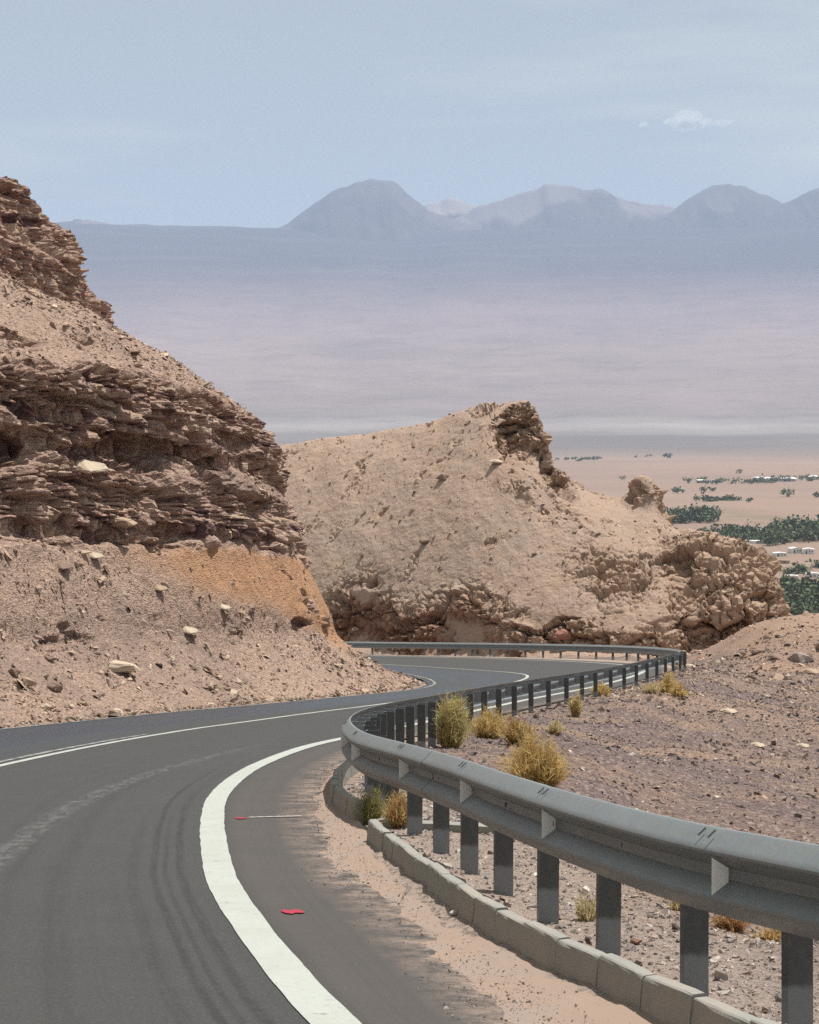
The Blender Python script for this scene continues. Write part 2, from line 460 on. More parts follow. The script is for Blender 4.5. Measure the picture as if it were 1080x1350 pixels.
def mat_concrete():
    t = NT('kerb_concrete', 0.9, 0.2)
    c = t.mix(t.noise(3, 6, 0.65), (0.25, 0.247, 0.228), (0.33, 0.325, 0.295))
    c = t.mix(t.rng(t.noise(11, 6, 0.75), 0.52, 0.75, 0, 0.6), c, (0.24, 0.215, 0.185))
    c = t.mix(t.rng(t.noise(1.3, 4, 0.6), 0.5, 0.8, 0, 0.6), c, (0.40, 0.31, 0.24))
    return t.done(c, t.bump(t.noise(45, 6, 0.7), 0.5, 0.01))

def mat_attr(name, rough=0.95, var=0.35, scale=30, bump=0.5, dist=0.02, spec=0.12, trans=0.0):
    t = NT(name, rough, spec)
    c = t.attr('tint', 'Color')
    c = t.mix(t.noise(scale, 5, 0.65), t.mix(var, c, (0, 0, 0)), t.mix(var * 0.35, c, (0.8, 0.75, 0.68)))
    nb = t.bump(t.noise(scale * 1.5, 5, 0.7), bump, dist) if bump else None
    m = t.done(c, nb)
    if trans:
        tr = t.n.new('ShaderNodeBsdfTranslucent'); t.l.new(c, tr.inputs['Color'])
        mx = t.n.new('ShaderNodeMixShader'); mx.inputs[0].default_value = trans
        o = t.n['Material Output']
        t.l.new(t.b.outputs[0], mx.inputs[1]); t.l.new(tr.outputs[0], mx.inputs[2]); t.l.new(mx.outputs[0], o.inputs['Surface'])
    return m

M = dict(cliff=mat_cliff(), hill=mat_hill(), ground=mat_ground(), sand=mat_sand(), asphalt=mat_asphalt(), paint=mat_paint(),
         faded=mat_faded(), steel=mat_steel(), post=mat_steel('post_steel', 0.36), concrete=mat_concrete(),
         stone=mat_attr('broken_stone'), grass=mat_attr('dry_grass', 0.8, 0.2, 12, 0.0, trans=0.5),
         leaf=mat_attr('far_leaf', 0.9, 0.3, 0.4, 0.0),
         reflector=mat_plain('reflector_plate', (0.90, 0.88, 0.82), 0.45, 0.15, 20),
         bolt=mat_plain('bolt_steel', (0.10, 0.10, 0.105), 0.5, 0.2, 40, metal=0.4),
         red=mat_plain('red_spray', (0.36, 0.025, 0.05), 0.7, 0.25, 40),
         chalk=mat_plain('chalk_line', (0.42, 0.40, 0.37), 0.85, 0.3, 25),
         white_wall=mat_plain('lime_wall', (0.70, 0.68, 0.63), 0.85, 0.1, 0.3), tin=mat_plain('tin_roof', (0.72, 0.72, 0.70), 0.5, 0.1, 0.3),
         mud_wall=mat_plain('mud_wall', (0.36, 0.25, 0.17), 0.9, 0.15, 0.3), dark=mat_plain('dark_opening', (0.05, 0.05, 0.05), 0.6, 0.1, 1),
         bark=mat_plain('bark', (0.10, 0.075, 0.055), 0.9, 0.3, 2))

# ------------------------------------------------------------------ curves of the road in plan (metres)
EDGE = [(3.6, -4), (2.05, 0), (1.1, 3), (.3, 6), (-.32, 8.62), (-.66, 10.25), (-1.17, 13.12), (-1.46, 15.33), (-1.78, 18.36), (-2.02, 21.33), (-2.10, 24.6),
        (-2.02, 28.03), (-1.65, 33.0), (-1.05, 37), (0.0, 43), (1.5, 51.3), (2.6, 56.3), (3.85, 61.5), (6.4, 71.4), (8.6, 81), (10.3, 90), (10.95, 97.5),
        (10.2, 103), (8.2, 108), (4.75, 113.5), (.84, 117.6), (-3.8, 122.6), (-9, 129), (-16, 137)]
CEN = [(0.1, -5), (-1.4, -1.2), (-2.3, 1.8), (-3.1, 5), (-3.85, 7.9), (-4.2, 9.6), (-4.7, 12.6), (-5.03, 14.9), (-5.35, 18.1), (-5.58, 21.2), (-5.6, 24.6),
       (-5.45, 28.2), (-5.15, 33.0), (-4.75, 37.4), (-4.05, 42.8), (-2.55, 50.3), (-1.15, 55.4), (.35, 60.8), (2.75, 70.5), (4.35, 79), (4.9, 85.2), (4.3, 89.4),
       (3.0, 92.8), (1.2, 97), (-1.0, 101.6), (-3.4, 106.6), (-7.0, 112.4), (-12, 118.5), (-19, 126)]
LEFT = [(-3.6, -6), (-5.0, -2.4), (-6.0, .5), (-6.8, 4), (-7.5, 7.2), (-7.9, 9), (-8.4, 12.1), (-8.75, 14.5), (-9.1, 17.8), (-9.3, 21.1), (-9.4, 24.6),
        (-9.35, 28.4), (-9.1, 33.5), (-8.75, 38), (-8.1, 43), (-6.5, 50.5), (-4.6, 56), (-2.5, 61.8), (-.15, 69), (.6, 74), (.6, 78), (.35, 81.5),
        (-.1, 85), (-1.0, 90.5), (-2.3, 95.6), (-5.2, 101.5), (-9.6, 106.7), (-15, 111.5), (-22, 117)]
ASPH = [(4.6, -3.4), (3.0, .6), (2.05, 3.5), (1.2, 6.4), (.52, 8.62), (.32, 10), (-.15, 13), (-.5, 15.2), (-.75, 18), (-.92, 21), (-.98, 24.2),
        (-.95, 27.6), (-.6, 32.6), (-.05, 36.6), (1.0, 42.6), (2.5, 50.8), (3.6, 55.8), (4.85, 61), (7.4, 70.9), (9.6, 80.4), (11.6, 89.7), (12.35, 98.5),
        (11.5, 105), (9.3, 110.4), (5.6, 116.4), (1.6, 120.6), (-3, 125.6), (-8, 132), (-15, 140)]
RAIL = [(4.3, 4.2), (2.75, 6.2), (2.08, 7.6), (1.67, 8.6), (1.32, 9.6), (1.02, 10.9), (.63, 13.1), (.40, 14.7), (.08, 16.6), (-.40, 19.2), (-.60, 21.4), (-.68, 24.0),
        (-.56, 27.2), (-.30, 30), (.22, 34), (1.05, 41), (1.98, 47.3), (3.15, 53.2), (4.44, 58.5), (6.1, 65.6), (8.95, 78), (10.95, 87), (12.6, 95), (13.25, 101),
        (12.8, 107), (11.2, 112.3), (8.5, 116), (5.5, 119.5), (1.5, 123.7), (-4, 130.5), (-9, 138), (-15, 147)]
KERB = [(3.6, 2.6), (2.55, 4.5), (1.8, 6.2), (1.29, 7.69), (1.03, 8.69), (.86, 9.35), (.69, 9.95), (.48, 10.84), (.28, 12.0), (.06, 13.5), (-.10, 14.63), (-.28, 16.0), (-.36, 16.7)]
KERB2 = [(-.50, 18.5), (-.68, 19.7), (-.82, 21.4), (-.86, 23.2), (-.80, 25.4), (-.62, 28.2)]

def row_curves(n):
    """the station-matched curves resampled together"""
    out = []
    K = len(EDGE)
    for c in (ASPH, EDGE, CEN, LEFT):
        P = np.array(c, float)
        assert len(P) == K
        P = np.vstack([2 * P[0] - P[1], P, 2 * P[-1] - P[-2]])
        t = np.linspace(0, K - 1 - 1e-6, n); i = t.astype(int); f = (t - i)[:, None]
        p0, p1, p2, p3 = P[i], P[i + 1], P[i + 2], P[i + 3]
        out.append(.5 * (2 * p1 + (p2 - p0) * f + (2 * p0 - 5 * p1 + 4 * p2 - p3) * f**2 + (3 * p1 - p0 - 3 * p2 + p3) * f**3))
    return out

NROW = 900
A_, E_, C_, L_ = row_curves(NROW)
def smooth_rows(P, w=9):
    k = np.hanning(w + 2)[1:-1]; k /= k.sum()
    Q = np.stack([np.convolve(np.pad(P[:, j], w // 2, mode='reflect', reflect_type='odd'), k, 'valid') for j in range(2)], 1)
    return Q
A_, E_, C_, L_ = [smooth_rows(p, 25) for p in (A_, E_, C_, L_)]

def road():
    cols = []
    lat = []
    for f in (1.0, .5, 0): cols.append(E_ + (A_ - E_) * f); lat.append(-.35 * f)
    for f in np.linspace(.1, 1, 9): cols.append(E_ + (C_ - E_) * f); lat.append(f)
    for f in np.linspace(.1, 1, 9): cols.append(C_ + (L_ - C_) * f); lat.append(1 + f)
    P = np.stack(cols, 1)
    along = np.concatenate([[0], np.cumsum(np.linalg.norm(np.diff((E_ + C_) / 2, axis=0), axis=1))])
    z = zr(P[..., 1])
    # ragged asphalt edges
    V = np.concatenate([P, z[..., None]], -1)
    nr, nc = P.shape[:2]
    rag = fbm(along * 2.2, np.zeros(nr), None, 4, 3) * .10
    d = A_ - E_; d = d / np.linalg.norm(d, axis=1, keepdims=True)
    V[:, 0, :2] += d * rag[:, None]
    V[:, 0, 2] -= .012
    V[:, -1, 2] -= .012
    F = grid_faces(nr, nc)[:, ::-1]
    me = np_mesh('road', V.reshape(-1, 3), F, True, {'lat': np.tile(np.array(lat), nr), 'along': np.repeat(along, nc)})
    return tag(link('road', me, M['asphalt']), kind='structure')
road()

def stripe(name, base, off, width, rows, mat, lift=.006, jag=.008, seed=1):
    """a painted line following the road: off metres towards the road's left from a base curve"""
    P = base[rows[0]:rows[1]]
    t = tangents(P); nrm = np.stack([-t[:, 1], t[:, 0]], 1)
    L = np.concatenate([[0], np.cumsum(np.linalg.norm(np.diff(P, axis=0), axis=1))])
    a = fbm(L * 3, L * 0, None, 3, seed) * jag; b = fbm(L * 3, L * 0 + 9, None, 3, seed) * jag
    cs = [P + nrm * (off + k * width + (a if k < 0 else b if k > 0 else a * 0))[..., None] if False else P + nrm * np.asarray(off + k * width + (a if k < 0 else b))[..., None] for k in (-.5, .5)]
    Q = np.stack(cs, 1)
    V = np.concatenate([Q, (zr(Q[..., 1]) + lift)[..., None]], -1)
    me = np_mesh(name, V.reshape(-1, 3), grid_faces(len(P), 2)[:, ::-1], True)
    return tag(link(name, me, mat), kind='structure')
stripe('edge_line', E_, 0.0, .215, (0, NROW), M['paint'], seed=2)
stripe('centre_line', C_, 0.0, .13, (0, NROW), M['paint'], seed=5, jag=.012)
stripe('centre_line', C_, 0.24, .10, (0, int(NROW * .47)), M['faded'], seed=8, jag=.02)
stripe('road_edge_line', L_, -.28, .10, (0, NROW), M['faded'], seed=12, jag=.02)

# ------------------------------------------------------------------ distance from the rail (metres to its right), for the ground
RAILC = spline(RAIL, .05)
RT = tangents(RAILC)
RR = np.stack([RT[:, 1], -RT[:, 0]], 1)           # to the right, away from the road
def rail_dist(x, y):
    C = RAILC[::10]; T = RT[::10]
    sh = x.shape; X = x.ravel(); Y = y.ravel()
    out = np.empty(X.shape)
    for a in range(0, len(X), 20000):
        dx = X[a:a + 20000, None] - C[None, :, 0]; dy = Y[a:a + 20000, None] - C[None, :, 1]
        d2 = dx * dx + dy * dy; i = d2.argmin(1); r = np.arange(len(i))
        sd = dx[r, i] * T[i, 1] - dy[r, i] * T[i, 0]
        out[a:a + 20000] = np.sqrt(d2[r, i]) * np.sign(sd)
    return out.reshape(sh)

def ground_z(x, y, rd=None, detail=True):
    x = np.asarray(x, float); y = np.asarray(y, float)
    if rd is None: rd = rail_dist(x, y)
    z = zr(np.clip(y, -55, 320)) - .03
    far = np.interp(y, [-400, -55, 320, 900], [34, 0, 0, -60]); z = z + far
    r = np.clip(rd - .9, 0, None)
    z = z + (.10 * np.exp(-((rd + .45) / .22) ** 2) - .05 * sstep(-.45, -.05, rd)) * (1 - sstep(15, 18, y)) - .025 * np.clip(rd, 0, .9) - .19 * r * sstep(0, 3, r) - .012 * np.clip(r - 8, 0, 200) ** 1.45
    # the knoll beyond the hairpin
    z = z + 3.5 * np.exp(-(((x - 21) / 6.5) ** 2 + ((y - 106) / 9.5) ** 2)) * sstep(.3, 5, rd)
    z = z + 3.3 * np.exp(-(((x - 33) / 9) ** 2 + ((y - 108) / 9) ** 2)) * sstep(.5, 7, rd)
    if detail:
        a = sstep(.4, 2.5, rd)
        z = z + a * (fbm(x * .30, y * .30, None, 4, 21) * .42 + fbm(x * 1.4, y * 1.4, None, 3, 31) * .07)
        # rills running down the bank
        u = x * .82 + y * .57; v = -x * .57 + y * .82
        z = z + a * .10 * fbm(u * .25, v * 1.1, None, 3, 41)
    return z

def near_ground():
    xs = np.concatenate([-np.geomspace(420, 16, 26), np.linspace(-14, -2, 14), np.arange(-1.4, 16, .15), np.linspace(16.2, 34, 90), np.geomspace(35, 420, 26)])
    ys = np.concatenate([np.linspace(-320, -10, 16), np.arange(-8, 5, 1.0), np.arange(5, 40, .2), np.arange(40, 130, .32), np.linspace(131, 170, 40), np.geomspace(172, 700, 24)])
    X, Y = np.meshgrid(xs, ys)
    rd = rail_dist(X, Y)
    Z = ground_z(X, Y, rd)
    # fall away to the valley floor all round
    out = np.maximum(np.maximum(np.abs(X) - 90, 0), np.maximum(Y - 190, 0))
    Z = Z - .55 * out
    Z = np.maximum(Z, -168)
    # under the road everything stays below the asphalt
    Z = np.where((rd < -.55) & (X > -40) & (Y > -50) & (Y < 170), Z - .02 - .03 * sstep(.5, 2.0, -rd), Z)
    sand = (1 - sstep(-.3, .1, rd)) * 1.0
    sand = np.maximum(sand, (1 - sstep(.5, 1.9, rd + .4 * fbm(X * .7, Y * .7, None, 3, 6))) * (1 - sstep(22, 32, Y)) * .85)
    dirt = sstep(92, 101, Y + fbm(X * .2, Y * .2, None, 3, 5) * 5) * sstep(1.5, 4, rd) 
    me = np_mesh('ground', np.stack([X, Y, Z], -1).reshape(-1, 3), grid_faces(*X.shape), True, {'sand': sand.ravel(), 'dirt': dirt.ravel()})
    return tag(link('ground', me, M['ground']), kind='structure')
near_ground()

# ------------------------------------------------------------------ sand verge between asphalt and kerb
def sand_verge():
    K = spline(KERB, .06); K2 = spline(KERB2, .06)
    gap = spline([KERB[-1], (-.42, 17.6), KERB2[0]], .06)
    R = np.vstack([K, gap[1:-1], K2])
    n = len(R)
    AD = np.stack([np.interp(np.arange(0, NROW - 1, .05), np.arange(NROW), A_[:, q]) for q in (0, 1)], 1)
    # left edge: nearest asphalt-edge point
    Lf = np.array([AD[((AD - q) ** 2).sum(1).argmin()] for q in R])
    kq = np.hanning(23)[1:-1]; kq /= kq.sum()
    Lf = np.stack([np.convolve(np.pad(Lf[:, q], 10, mode='reflect', reflect_type='odd'), kq, 'valid') for q in (0, 1)], 1)
    d = R - Lf; w = np.linalg.norm(d, axis=1, keepdims=True); d = d / np.maximum(w, 1e-3)
    s = np.arange(n) * .06
    rag = (fbm(s * .8, s * 0, None, 4, 77) * .16 + fbm(s * 3.1, s * 0, None, 3, 78) * .05)[:, None]
    Lf = Lf + d * (.10 - rag)
    m = 44
    f = np.linspace(0, 1, m)
    L0 = Lf - d * .30
    P = L0[:, None] + (R - L0 + .03 * d)[:, None] * f[None, :, None]
    dist = np.linalg.norm(P - Lf[:, None], axis=2) * np.sign(((P - Lf[:, None]) * d[:, None]).sum(2))
    z = zr(P[..., 1]) + .052 * sstep(-.30, .45, dist) - .020
    z += fbm(P[..., 0] * 6, P[..., 1] * 6, None, 5, 9, .6) * .013 + fbm(P[..., 0] * 1.3, P[..., 1] * 1.3, None, 3, 10) * .008
    z[:, 0] = zr(P[:, 0, 1]) - .06
    me = np_mesh('sand_verge', np.concatenate([P, z[..., None]], -1).reshape(-1, 3), grid_faces(n, m), True)
    return tag(link('sand_verge', me, M['sand']), kind='structure')
sand_verge()

# ------------------------------------------------------------------ cliff on the left (lofted section, stratified)
TOE = [(-7.9, -8), (-9.0, 6), (-9.9, 16), (-10.1, 27), (-9.6, 34), (-8.75, 42.2), (-7.15, 50.3), (-5.25, 56), (-3.1, 62), (-.75, 69), (0.0, 73.4), (.05, 78), (-.3, 83),
       (-1.3, 90), (-3.0, 96), (-6, 101.6), (-10.5, 106.5)]
CREST = [(-25, -8), (-26, 6), (-26.8, 18), (-27, 30), (-26.2, 38), (-24.6, 47), (-23.0, 55), (-21.2, 61), (-19.6, 66.5), (-17.8, 72), (-17.4, 75), (-17.4, 77.5), (-17.6, 80),
         (-18.2, 83.5), (-19.5, 87), (-21.5, 90), (-24, 93)]
PROF = [(-.9, -.5), (0, 0), (1.0, .42), (1.95, 1.0), (2.85, 1.80), (3.15, 2.6), (3.55, 3.4), (3.95, 4.1), (4.20, 4.70), (4.26, 5.0), (4.22, 5.3), (4.28, 5.9), (4.42, 6.3), (4.80, 6.95), (5.02, 7.2),
        (5.10, 7.42), (5.06, 7.85), (5.12, 8.6), (5.30, 9.55), (5.7, 9.9), (6.6, 10.25), (8.2, 11.4), (9.6, 12.15), (11.1, 13.1), (11.75, 13.6), (11.85, 14.3), (11.9, 15.1), (12.55, 15.5), (13.1, 16.4), (13.6, 17.4),
        (14.6, 18.1), (17.5, 18.8), (24, 18.6)]

def cliff():
    def match(C, n_at):
        P = np.array(C, float); P = np.vstack([2 * P[0] - P[1], P, 2 * P[-1] - P[-2]])
        i = np.clip(n_at.astype(int), 0, len(C) - 2); f = (n_at - i)[:, None]
        p0, p1, p2, p3 = P[i], P[i + 1], P[i + 2], P[i + 3]
        return .5 * (2 * p1 + (p2 - p0) * f + (2 * p0 - 5 * p1 + 4 * p2 - p3) * f**2 + (3 * p1 - p0 - 3 * p2 + p3) * f**3)
    t = np.linspace(0, len(TOE) - 1, 4000)
    T0 = match(TOE, t)
    L = np.concatenate([[0], np.cumsum(np.linalg.norm(np.diff(T0, axis=0), axis=1))])
    Lcut = np.interp([40, 77, 92], T0[:, 1], L)
    ls = np.concatenate([np.arange(0, Lcut[0], .5), np.arange(Lcut[0], Lcut[1], .075), np.arange(Lcut[1], Lcut[2], .2), np.arange(Lcut[2], L[-1], .5)])
    tt = np.interp(ls, L, t)
    T = match(TOE, tt); Cc = match(CREST, tt)
    pr = spline(PROF, .05)
    pr = np.vstack([pr[pr[:, 0] < 15.5], pr[pr[:, 0] >= 15.5][::6]])
    nv, nu = len(pr), len(ls)
    b = pr[:, 0][:, None]; h = pr[:, 1][:, None]
    S = np.broadcast_to(ls[None], (nv, nu)); H = np.broadcast_to(h, (nv, nu))
    dvec = Cc - T; dl = np.linalg.norm(dvec, axis=1); dn = dvec / dl[:, None]
    # the benches are not even: stretch the set-back and the height slowly along the cliff
    hs = 1 + .05 * fbm(S * .11, H * .10, None, 3, 50) * sstep(3, 7, H)
    bb = b + sstep(1, 5, H) * .85 * fbm(S * .14, H * .06, None, 3, 51) * (1 - .6 * sstep(66, 74, np.broadcast_to(T[None, :, 1], S.shape)))
    cave = sstep(-.25, .35, fbm(S * .33, H * 0, None, 3, 55)); cave2 = sstep(-.2, .4, fbm(S * .28 + 7, H * 0, None, 3, 56))
    lvl = .35 * fbm(S * .25, H * 0, None, 3, 57)
    bb = bb + .55 * cave2 * np.exp(-((H - 4.85 - lvl) / .15) ** 2) + 1.05 * cave * np.exp(-((H - 7.40 - lvl) / .21) ** 2) + .5 * (1 - cave) * np.exp(-((H - 8.5 + lvl) / .14) ** 2)
    near = 1 - .07 * (1 - sstep(44, 64, T[:, 1]))[None]
    zt = zr(T[:, 1])[None]
    P = np.empty((nv, nu, 3))
    P[..., 0] = T[None, :, 0] + dn[None, :, 0] * bb
    P[..., 1] = T[None, :, 1] + dn[None, :, 1] * bb
    P[..., 2] = zt + h * hs * near
    N = grid_normals(P)
    if N[nv // 3, nu // 2, 0] < 0: N = -N
    # rock / talus masks by height in the section
    wob = fbm(S * .30, H * .3, None, 3, 60)
    low = 4.55 + (.4 + 1.1 * (1 - sstep(58, 63, np.broadcast_to(T[None, :, 1], S.shape)))) * wob - 1.2 * (1 - sstep(48, 58, np.broadcast_to(T[None, :, 1], S.shape))) * np.clip(wob + .3, 0, 1)
    r1 = sstep(-.2, .25, H - low) * (1 - sstep(-.1, .35, H - (9.9 + .35 * wob)))
    ben = sstep(6.35, 6.6, H + .2 * wob) * (1 - sstep(7.1, 7.35, H + .2 * wob)) * sstep(-.5, .1, fbm(S * .2, H * 0, None, 2, 63))
    r1 = r1 * (1 - .8 * ben)
    r2 = sstep(13.35, 13.7, H + .15 * wob) * (1 - .5 * sstep(17.6, 18.4, H))
    out = sstep(.28, .5, fbm(S * .45, H * 1.1, None, 4, 64)) * sstep(10.1, 10.6, H) * .8        # outcrops on the upper slope
    out2 = sstep(.38, .55, fbm(S * .5 + 3, H * 1.3, None, 4, 65)) * sstep(1.2, 2.2, H) * (1 - sstep(4, 4.6, H)) * .7
    rock = np.clip(np.maximum.reduce([r1, r2, out, out2]), 0, 1)
    # bedding coordinate: gently wavy
    q = H * hs + .34 * fbm(S * .16, H * .25, None, 4, 70) + .06 * fbm(S * 1.1, H * .8, None, 2, 71) + .06 * S
    disp = np.zeros_like(q)
    for k, (th, amp, fr) in enumerate(((.80, .34, .22), (.33, .24, .5), (.15, .15, 1.0))):
        i = np.floor(q / th + k * .37); f = q / th + k * .37 - i
        c0 = vnoise(S * fr + i * 13.7, i * 0 + .5, None, 80 + k)
        c1 = vnoise(S * fr + (i + 1) * 13.7, i * 0 + .5, None, 80 + k)
        w = sstep(.88, 1.0, f)
        pk = 1.0 if k == 0 else (.25 + 1.0 * sstep(-.25, .35, fbm(S * .22, q * .8, None, 3, 180 + k)))
        amp = amp * pk
        disp += amp * (.7 * (c0 * (1 - w) + c1 * w) - (.35 + .5 * (k == 2)) * np.exp(-((f - .90) / .12) ** 2))
        # joints across the bed
        wd = th * (2.4 if k == 0 else 1.7)
        sj = S / wd + _hash(i.astype(np.int64), i.astype(np.int64) * 0, i.astype(np.int64) * 0, 5) * 7 + .35 * vnoise(S * 1.2, i, None, 7)
        ji = np.floor(sj); jf = sj - ji
        disp += amp * .85 * (_hash(ji.astype(np.int64), i.astype(np.int64), ji.astype(np.int64) * 0, 90 + k) * 2 - 1 - .7 * np.exp(-(np.minimum(jf, 1 - jf) / .05) ** 2))
    rib = fbm(S * .55, H * .12, None, 4, 190)
    disp += .42 * rib - .35 * (1 - sstep(0, .10, np.abs(fbm(S * .5 + 9, H * .1, None, 3, 191))))
    disp += .34 * fbm(P[..., 0] * .5, P[..., 1] * .5, P[..., 2] * .5, 4, 95) + .12 * fbm(P[..., 0] * 2.2, P[..., 1] * 2.2, P[..., 2] * 4, 4, 96)
    gully = fbm(S * .9, H * .12, None, 3, 97)
    tal = .11 * fbm(P[..., 0] * .9, P[..., 1] * .9, P[..., 2] * .9, 4, 98) + .05 * fbm(P[..., 0] * 5, P[..., 1] * 5, P[..., 2] * 5, 3, 99) + .10 * gully * sstep(.6, 2, H)
    orange = sstep(.9, 1.9, H - .45 * wob - .17 * np.clip(73 - T[None, :, 1], 0, 30)) * (1 - sstep(4.3, 5.0, H)) * sstep(57, 61.5, T[None, :, 1] + 2.0 * wob)
    orange *= (1 - rock)
    rill = np.abs(fbm(S * 1.6, H * .25, None, 3, 101))
    tal = tal * (1 - orange) + orange * (-.05 * (1 - np.clip(rill * 4, 0, 1)) + .07 * gully + .10 * fbm(P[..., 0] * 1.6, P[..., 1] * 1.6, P[..., 2] * 1.6, 4, 103))
    D = rock * (disp * .92 - .30 * sstep(5.0, 6.0, H)) + (1 - rock) * tal
    D *= sstep(-.4, .6, H)
    Nn = N.copy(); Nn[..., 2] *= .35; Nn /= np.linalg.norm(Nn, axis=2, keepdims=True)
    dirn = Nn * rock[..., None] + N * (1 - rock[..., None])
    P = P + dirn * D[..., None]
    tone = np.clip(sstep(.1, .45, fbm(S * .25, H * .5, None, 4, 105)) * .6 * (1 - rock) * (1 - orange) * (1 - sstep(9.5, 10.2, H)) + .75 * ben * sstep(0, .4, fbm(S * .3, H * 0, None, 2, 66)), 0, 1)
    lay = np.stack([S, q, np.zeros_like(q), np.ones_like(q)], -1)
    F = grid_faces(nv, nu)
    me = np_mesh('cliff', P.reshape(-1, 3), F, False, {'rock': rock.ravel(), 'orange': orange.ravel(), 'tone': tone.ravel(), 'lay': lay.reshape(-1, 4)})
    o = tag(link('cliff', me, M['cliff']), kind='structure')
    return o, P, N, H, rock, orange, T
cliff_ob, CP, CN, CH, CROCK, CORANGE, CT = cliff()

# ------------------------------------------------------------------ the hill in the middle
def hill():
    xs = np.concatenate([np.linspace(-40, -15, 40), np.arange(-14.5, 26, .08), np.linspace(30.5, 60, 40)])
    base = np.array([(-40, 182), (-30, 168), (-18, 152), (-9, 142), (-2, 134.5), (4, 128), (8.5, 124), (12, 121.5), (15, 121), (20, 121.5), (26, 123), (34, 126), (60, 140)])
    yb = np.interp(xs, base[:, 0], base[:, 1])
    k = np.hanning(81); k /= k.sum(); yb = np.convolve(np.pad(yb, 40, mode='edge'), k, 'same')[40:-40]
    # skyline height by x (from left shoulder to right end)
    sky = np.array([(-40, -7), (-26, -3.0), (-14, -.6), (-10.2, -.05), (-6.8, .5), (-3.4, .9), (0, 1.5), (2.3, 2.05), (4, 2.65), (5.7, 3.05), (8.6, 3.3), (9.2, 2.6), (10.3, -1.0), (11.3, -1.9), (12.8, -2.9), (14.5, -3.35), (16.0, -3.5),
                    (16.9, -4.6), (17.6, -5.4), (20.2, -6.0), (21.8, -6.4), (22.6, -7.0), (23.2, -10.0), (24.4, -10.6), (25.4, -13.0), (27, -20), (34, -34), (60, -60)])
    zc = np.interp(xs, sky[:, 0], sky[:, 1])
    kk = np.exp(-np.linspace(-2.5, 2.5, 121) ** 2 / 2); kk /= kk.sum()
    zcs = np.convolve(np.pad(zc, 60, mode='edge'), kk, 'valid')
    zcs = zcs + (zc - zcs) * sstep(12.5, 15, xs)
    W = np.interp(xs, [-40, -14, 0, 9, 12, 18, 26, 60], [26, 26, 25, 24, 21, 17, 12, 12])
    ws = np.concatenate([np.arange(-3, 1.0, .2), np.arange(1.0, 28, .1)]) / 25
    ws = np.concatenate([np.linspace(-.10, 1.0, 330), np.linspace(1.02, 2.2, 40)])
    X, U = np.meshgrid(xs, ws)
    W2 = np.broadcast_to(W[None], X.shape)
    Y = yb[None] + U * W2
    zce = zcs[None] + (zc - zcs)[None] * sstep(.60, .93, U)
    zb = zr(np.clip(yb, -60, 300))[None] - .4 + np.interp(xs, [10, 16, 22, 26, 60], [0, .3, .2, -3, -40])[None]
    n = fbm(X * .12, Y * .12, None, 4, 201)
    # section: sandy skirt, broken rock step, long smooth slope, rounded crest
    step_h = np.interp(xs, [-40, -14, -6, 0, 4, 8, 12, 16, 20, 26, 40], [.6, .8, 1.6, 2.4, 2.4, 1.4, .8, 1.6, 2.6, 2.4, .5])[None]
    rise = np.maximum(zce - zb, .5)
    u = np.clip(U, 0, 1)
    sk = .055 * sstep(0, .10, u)
    stp = .10 + .05 * fbm(X * .25, X * 0, None, 3, 205) - .03 * np.cos(X * .9)
    step = sstep(stp, stp + .035, u)
    main = np.clip((u - .1) / .9, 0, 1)
    main = 1 - (1 - main) ** 1.6
    Z = zb + sk * rise * .6 + step * np.minimum(step_h, rise * .5) + (rise - sk * rise * .6 - step * np.minimum(step_h, rise * .5)) * main
    # behind the crest it falls away
    Z = Z - np.clip(U - 1, 0, 9) * W2 * (.35 + .4 * sstep(8, 12, X)) - sstep(1.0, 1.2, U) * .3
    Z += n * .55 * sstep(.08, .3, u) * (1 - .6 * sstep(.85, 1, u))
    # low ridges running down the face
    Z += .45 * fbm(X * .16 + U * 1.2, U * .8, None, 3, 208) * sstep(.15, .4, u) * (1 - sstep(.75, 1, u))
    # steep scarp under the summit's right end
    xe = np.interp(u, [.55, .75, .9, 1.0], [6.5, 5.6, 7.0, 8.8])
    dep = 3.3 * sstep(.58, .70, u) * (1 - sstep(.92, .99, u))
    Z -= dep * sstep(xe - .1, xe + .3, X + .3 * fbm(X * 1.0, U * 30, None, 3, 209)) * (1 - sstep(9.2, 11.6, X))
    # a knob on the right shoulder
    Z += 1.9 * np.exp(-(((X - 15.9) / 1.15) ** 2 + ((U - .9) / .12) ** 2) ** 2)
    # right end block
    blk = sstep(16.8, 18.3, X) * (1 - sstep(22.2, 22.9, X)) * sstep(.16, .22, u + .02 * n) 
    Z += blk * .9 * (1 - sstep(.6, .9, u))
    # even spacing up each column, so steep faces get as many rows as gentle ones
    nv = 420
    Lc = np.concatenate([np.zeros((1, X.shape[1])), np.cumsum(np.hypot(np.diff(Y, axis=0), 1.6 * np.diff(Z, axis=0)), axis=0)])
    Y2, Z2, U2 = [np.empty((nv, X.shape[1])) for _ in range(3)]
    for j in range(X.shape[1]):
        sj = np.linspace(0, Lc[-1, j], nv)
        Y2[:, j] = np.interp(sj, Lc[:, j], Y[:, j]); Z2[:, j] = np.interp(sj, Lc[:, j], Z[:, j]); U2[:, j] = np.interp(sj, Lc[:, j], U[:, j])
    Y, Z, U = Y2, Z2, U2; X = np.tile(xs, (nv, 1)); u = np.clip(U, 0, 1); ws = U[:, 0]
    stp = .10 + .05 * fbm(X * .25, X * 0, None, 3, 205) - .03 * np.cos(X * .9)
    P = np.stack([X, Y, Z], -1)
    N = grid_normals(P)
    if N[len(ws) // 3, len(xs) // 2, 2] < 0: N = -N
    slope = 1 - N[..., 2]
    h = Z - zb
